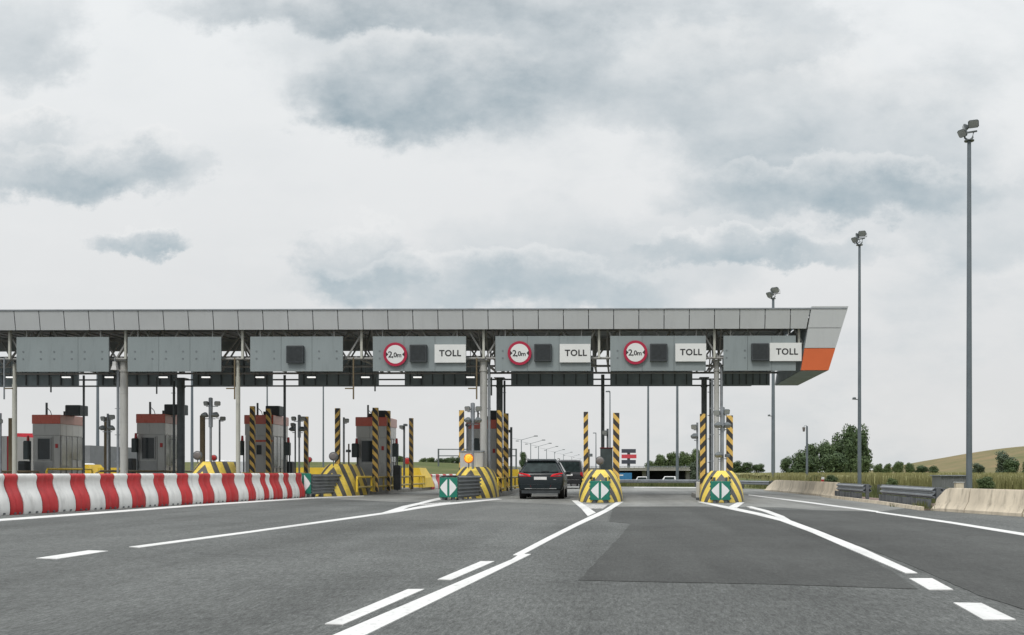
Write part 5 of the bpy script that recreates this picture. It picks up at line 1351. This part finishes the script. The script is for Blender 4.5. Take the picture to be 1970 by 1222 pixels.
def tree(px, ytop, w, Y, ybase, kind, lab, grp, bush=False):
    s = F / Y; x = X(px, Y); zb = Z(ybase, Y); H = (ybase - ytop) / s; W = w / s
    tree_n[0] += 1
    cm, tm = KIND[kind, tree_n[0] % 3]
    t = thing('bush' if bush else 'tree', lab, 'bush' if bush else 'tree', (x, Y, zb), random.uniform(0, 6.28), grp)
    for nm, me in (('crown', cm), ('trunk', tm)):
        o = bpy.data.objects.new(nm, me); COL.objects.link(o); o.parent = t
        o.scale = (W * 1.12, W * 1.12, H)
        if nm == 'crown': o.location = (0, 0, (-.06 if bush else .03) * H)
GT = 'trees of the clump beyond the crop field'
for px, yt, w, dY, lab in ((1513, 880, 30, 5, 'small airy tree at the left end of the big clump'), (1534, 869, 48, 0, 'dark tree near the left end of the big clump'), (1563, 859, 44, 6, 'dark tree left of the middle of the big clump'), (1588, 850, 46, 0, 'dark tree in the middle of the big clump'),
                           (1612, 838, 48, 6, 'tall dark tree right of the middle of the big clump'), (1634, 826, 46, 2, 'tall dark tree just left of the second mast'), (1652, 823, 46, 8, 'tallest dark tree directly behind the second mast'), (1664, 850, 30, 14, 'dark tree at the right edge of the big clump'), (1550, 880, 50, -8, 'low dark tree in front of the clump, left side'), (1600, 872, 60, -10, 'broad low tree in front of the clump middle')):
    tree(px, yt, w, 215 + dY, 918, 'dark', lab, GT)
tree(1660, 884, 42, 195, 914, 'mid', 'rounded green tree at the foot of the clump, right of the second mast', GT)
for px, yt, w, lab in ((1690, 891, 24, 'small tree of the low row, nearest the second mast'), (1707, 893, 22, 'second small tree of the low row'), (1729, 889, 26, 'taller small tree in the low row'), (1749, 889, 22, 'narrow small tree in the middle of the low row'), (1772, 896, 30, 'dark shrub in the low row below the hill'), (1797, 897, 26, 'dark shrub at the right end of the low row, before the shed')):
    tree(px, yt, w, 190, 915, 'mid' if px < 1760 else 'dark', lab, 'low row of trees below the hill')
tree(1935, 872, 52, 118, 918, 'grey', 'grey green tree right of the tallest mast', None)
tree(1948, 885, 36, 112, 918, 'dark', 'dark small tree beside the grey green tree, right of the tallest mast', None)
tree(1975, 884, 30, 115, 918, 'dark', 'dark tree cut by the right edge of the picture', None)
tree(1880, 893, 34, 130, 917, 'grey', 'faint shrubby tree just right of the tallest mast', None)
for px, yt, yb, w, Y, k, lab in ((1572, 912, 932, 50, 63, 'mid', 'green bush behind the far concrete barrier, by the camera pole'), (1602, 913, 932, 34, 61, 'dark', 'dark bush behind the far concrete barrier, right of the marker post'), (1716, 917, 938, 26, 55, 'mid', 'small green bush behind the near guard rail'), (1896, 916, 942, 44, 48, 'mid', 'bush on the verge right of the tallest mast foot'), (1337, 888, 926, 26, 82, 'grey', 'pale leggy bush left of the last column group')):
    tree(px, yt, w, Y, yb, k, lab, 'bushes on the verge', True)
for px, yt, w, lab in ((1250, 885, 26, 'left end tree behind the overpass'), (1272, 876, 36, 'broad tree behind the overpass, right of the left mast'), (1295, 872, 36, 'round tree behind the overpass, left of the right mast'), (1318, 867, 38, 'tallest tree behind the overpass, right of the right mast'), (1340, 866, 36, 'tree behind the overpass next to the last column group')):
    tree(px, yt, w, 300, 910, 'mid', lab, 'trees behind the overpass')
for px, yt, w, lab in ((1415, 888, 34, 'dark tree right of the last column group'), (1437, 891, 30, 'tree beyond the crop field, second right of the last column group'), (1457, 893, 30, 'low tree beyond the crop field, left of the mast behind the canopy end')):
    tree(px, yt, w, 260, 911, 'dark', lab, 'trees right of the last column group')
for px, yt, w, lab in ((765, 877, 34, 'tree right behind the fourth booth'), (782, 886, 26, 'low tree behind the faded striped post right of the fourth booth'), (813, 882, 24, 'left end tree of the distant row near the pipe gantry'), (829, 881, 26, 'second tree of the distant row near the pipe gantry'), (848, 883, 26, 'tree behind the left gantry post'), (864, 880, 28, 'tree just right of the left gantry post'), (880, 879, 28, 'tree of the distant row left of the cabinet with the amber lamp'), (1006, 872, 18, 'tree peeking out left of the dark car roof'), (650, 893, 20, 'low tree behind the second bullnose lamp')):
    tree(px, yt, w, 230, 901, 'mid' if px % 2 else 'dark', lab, 'distant trees left of the motorway')

# white floodlight on the canopy and a white post by the last island
t = thing('canopy_floodlight', 'small white lamp hanging beside the first thick pale column', 'light', (X(221, 44.5), 44.5, 0))
zz = Z(712, 44.5)
mb = MB(); mb.loft([[(-.13, -.13, zz), (.13, -.13, zz), (.13, .13, zz), (-.13, .13, zz)], [(-.08, -.08, zz + .2), (.08, -.08, zz + .2), (.08, .08, zz + .2), (-.08, .08, zz + .2)], [(-.07, -.07, zz + .38), (.07, -.07, zz + .38), (.07, .07, zz + .38), (-.07, .07, zz + .38)]]); mb.build('housing', 'cabinet', t)
MB().bar((0, 0, zz + .381), (0, 0, zch), .03).build('stem', 'galv', t)
t = thing('marker_post', 'white post at the left foot of the last chevron bullnose', 'marker post', (X(1343, 38.6), 38.6, 0))
MB().rbox(-.07, .07, 0, .12, 0, Z(927, 38.6), .02).build('post', 'cabinet', t)
MB().box(-.075, .075, -.004, .124, .02, .12).build('base_collar', 'galv_dark', t)
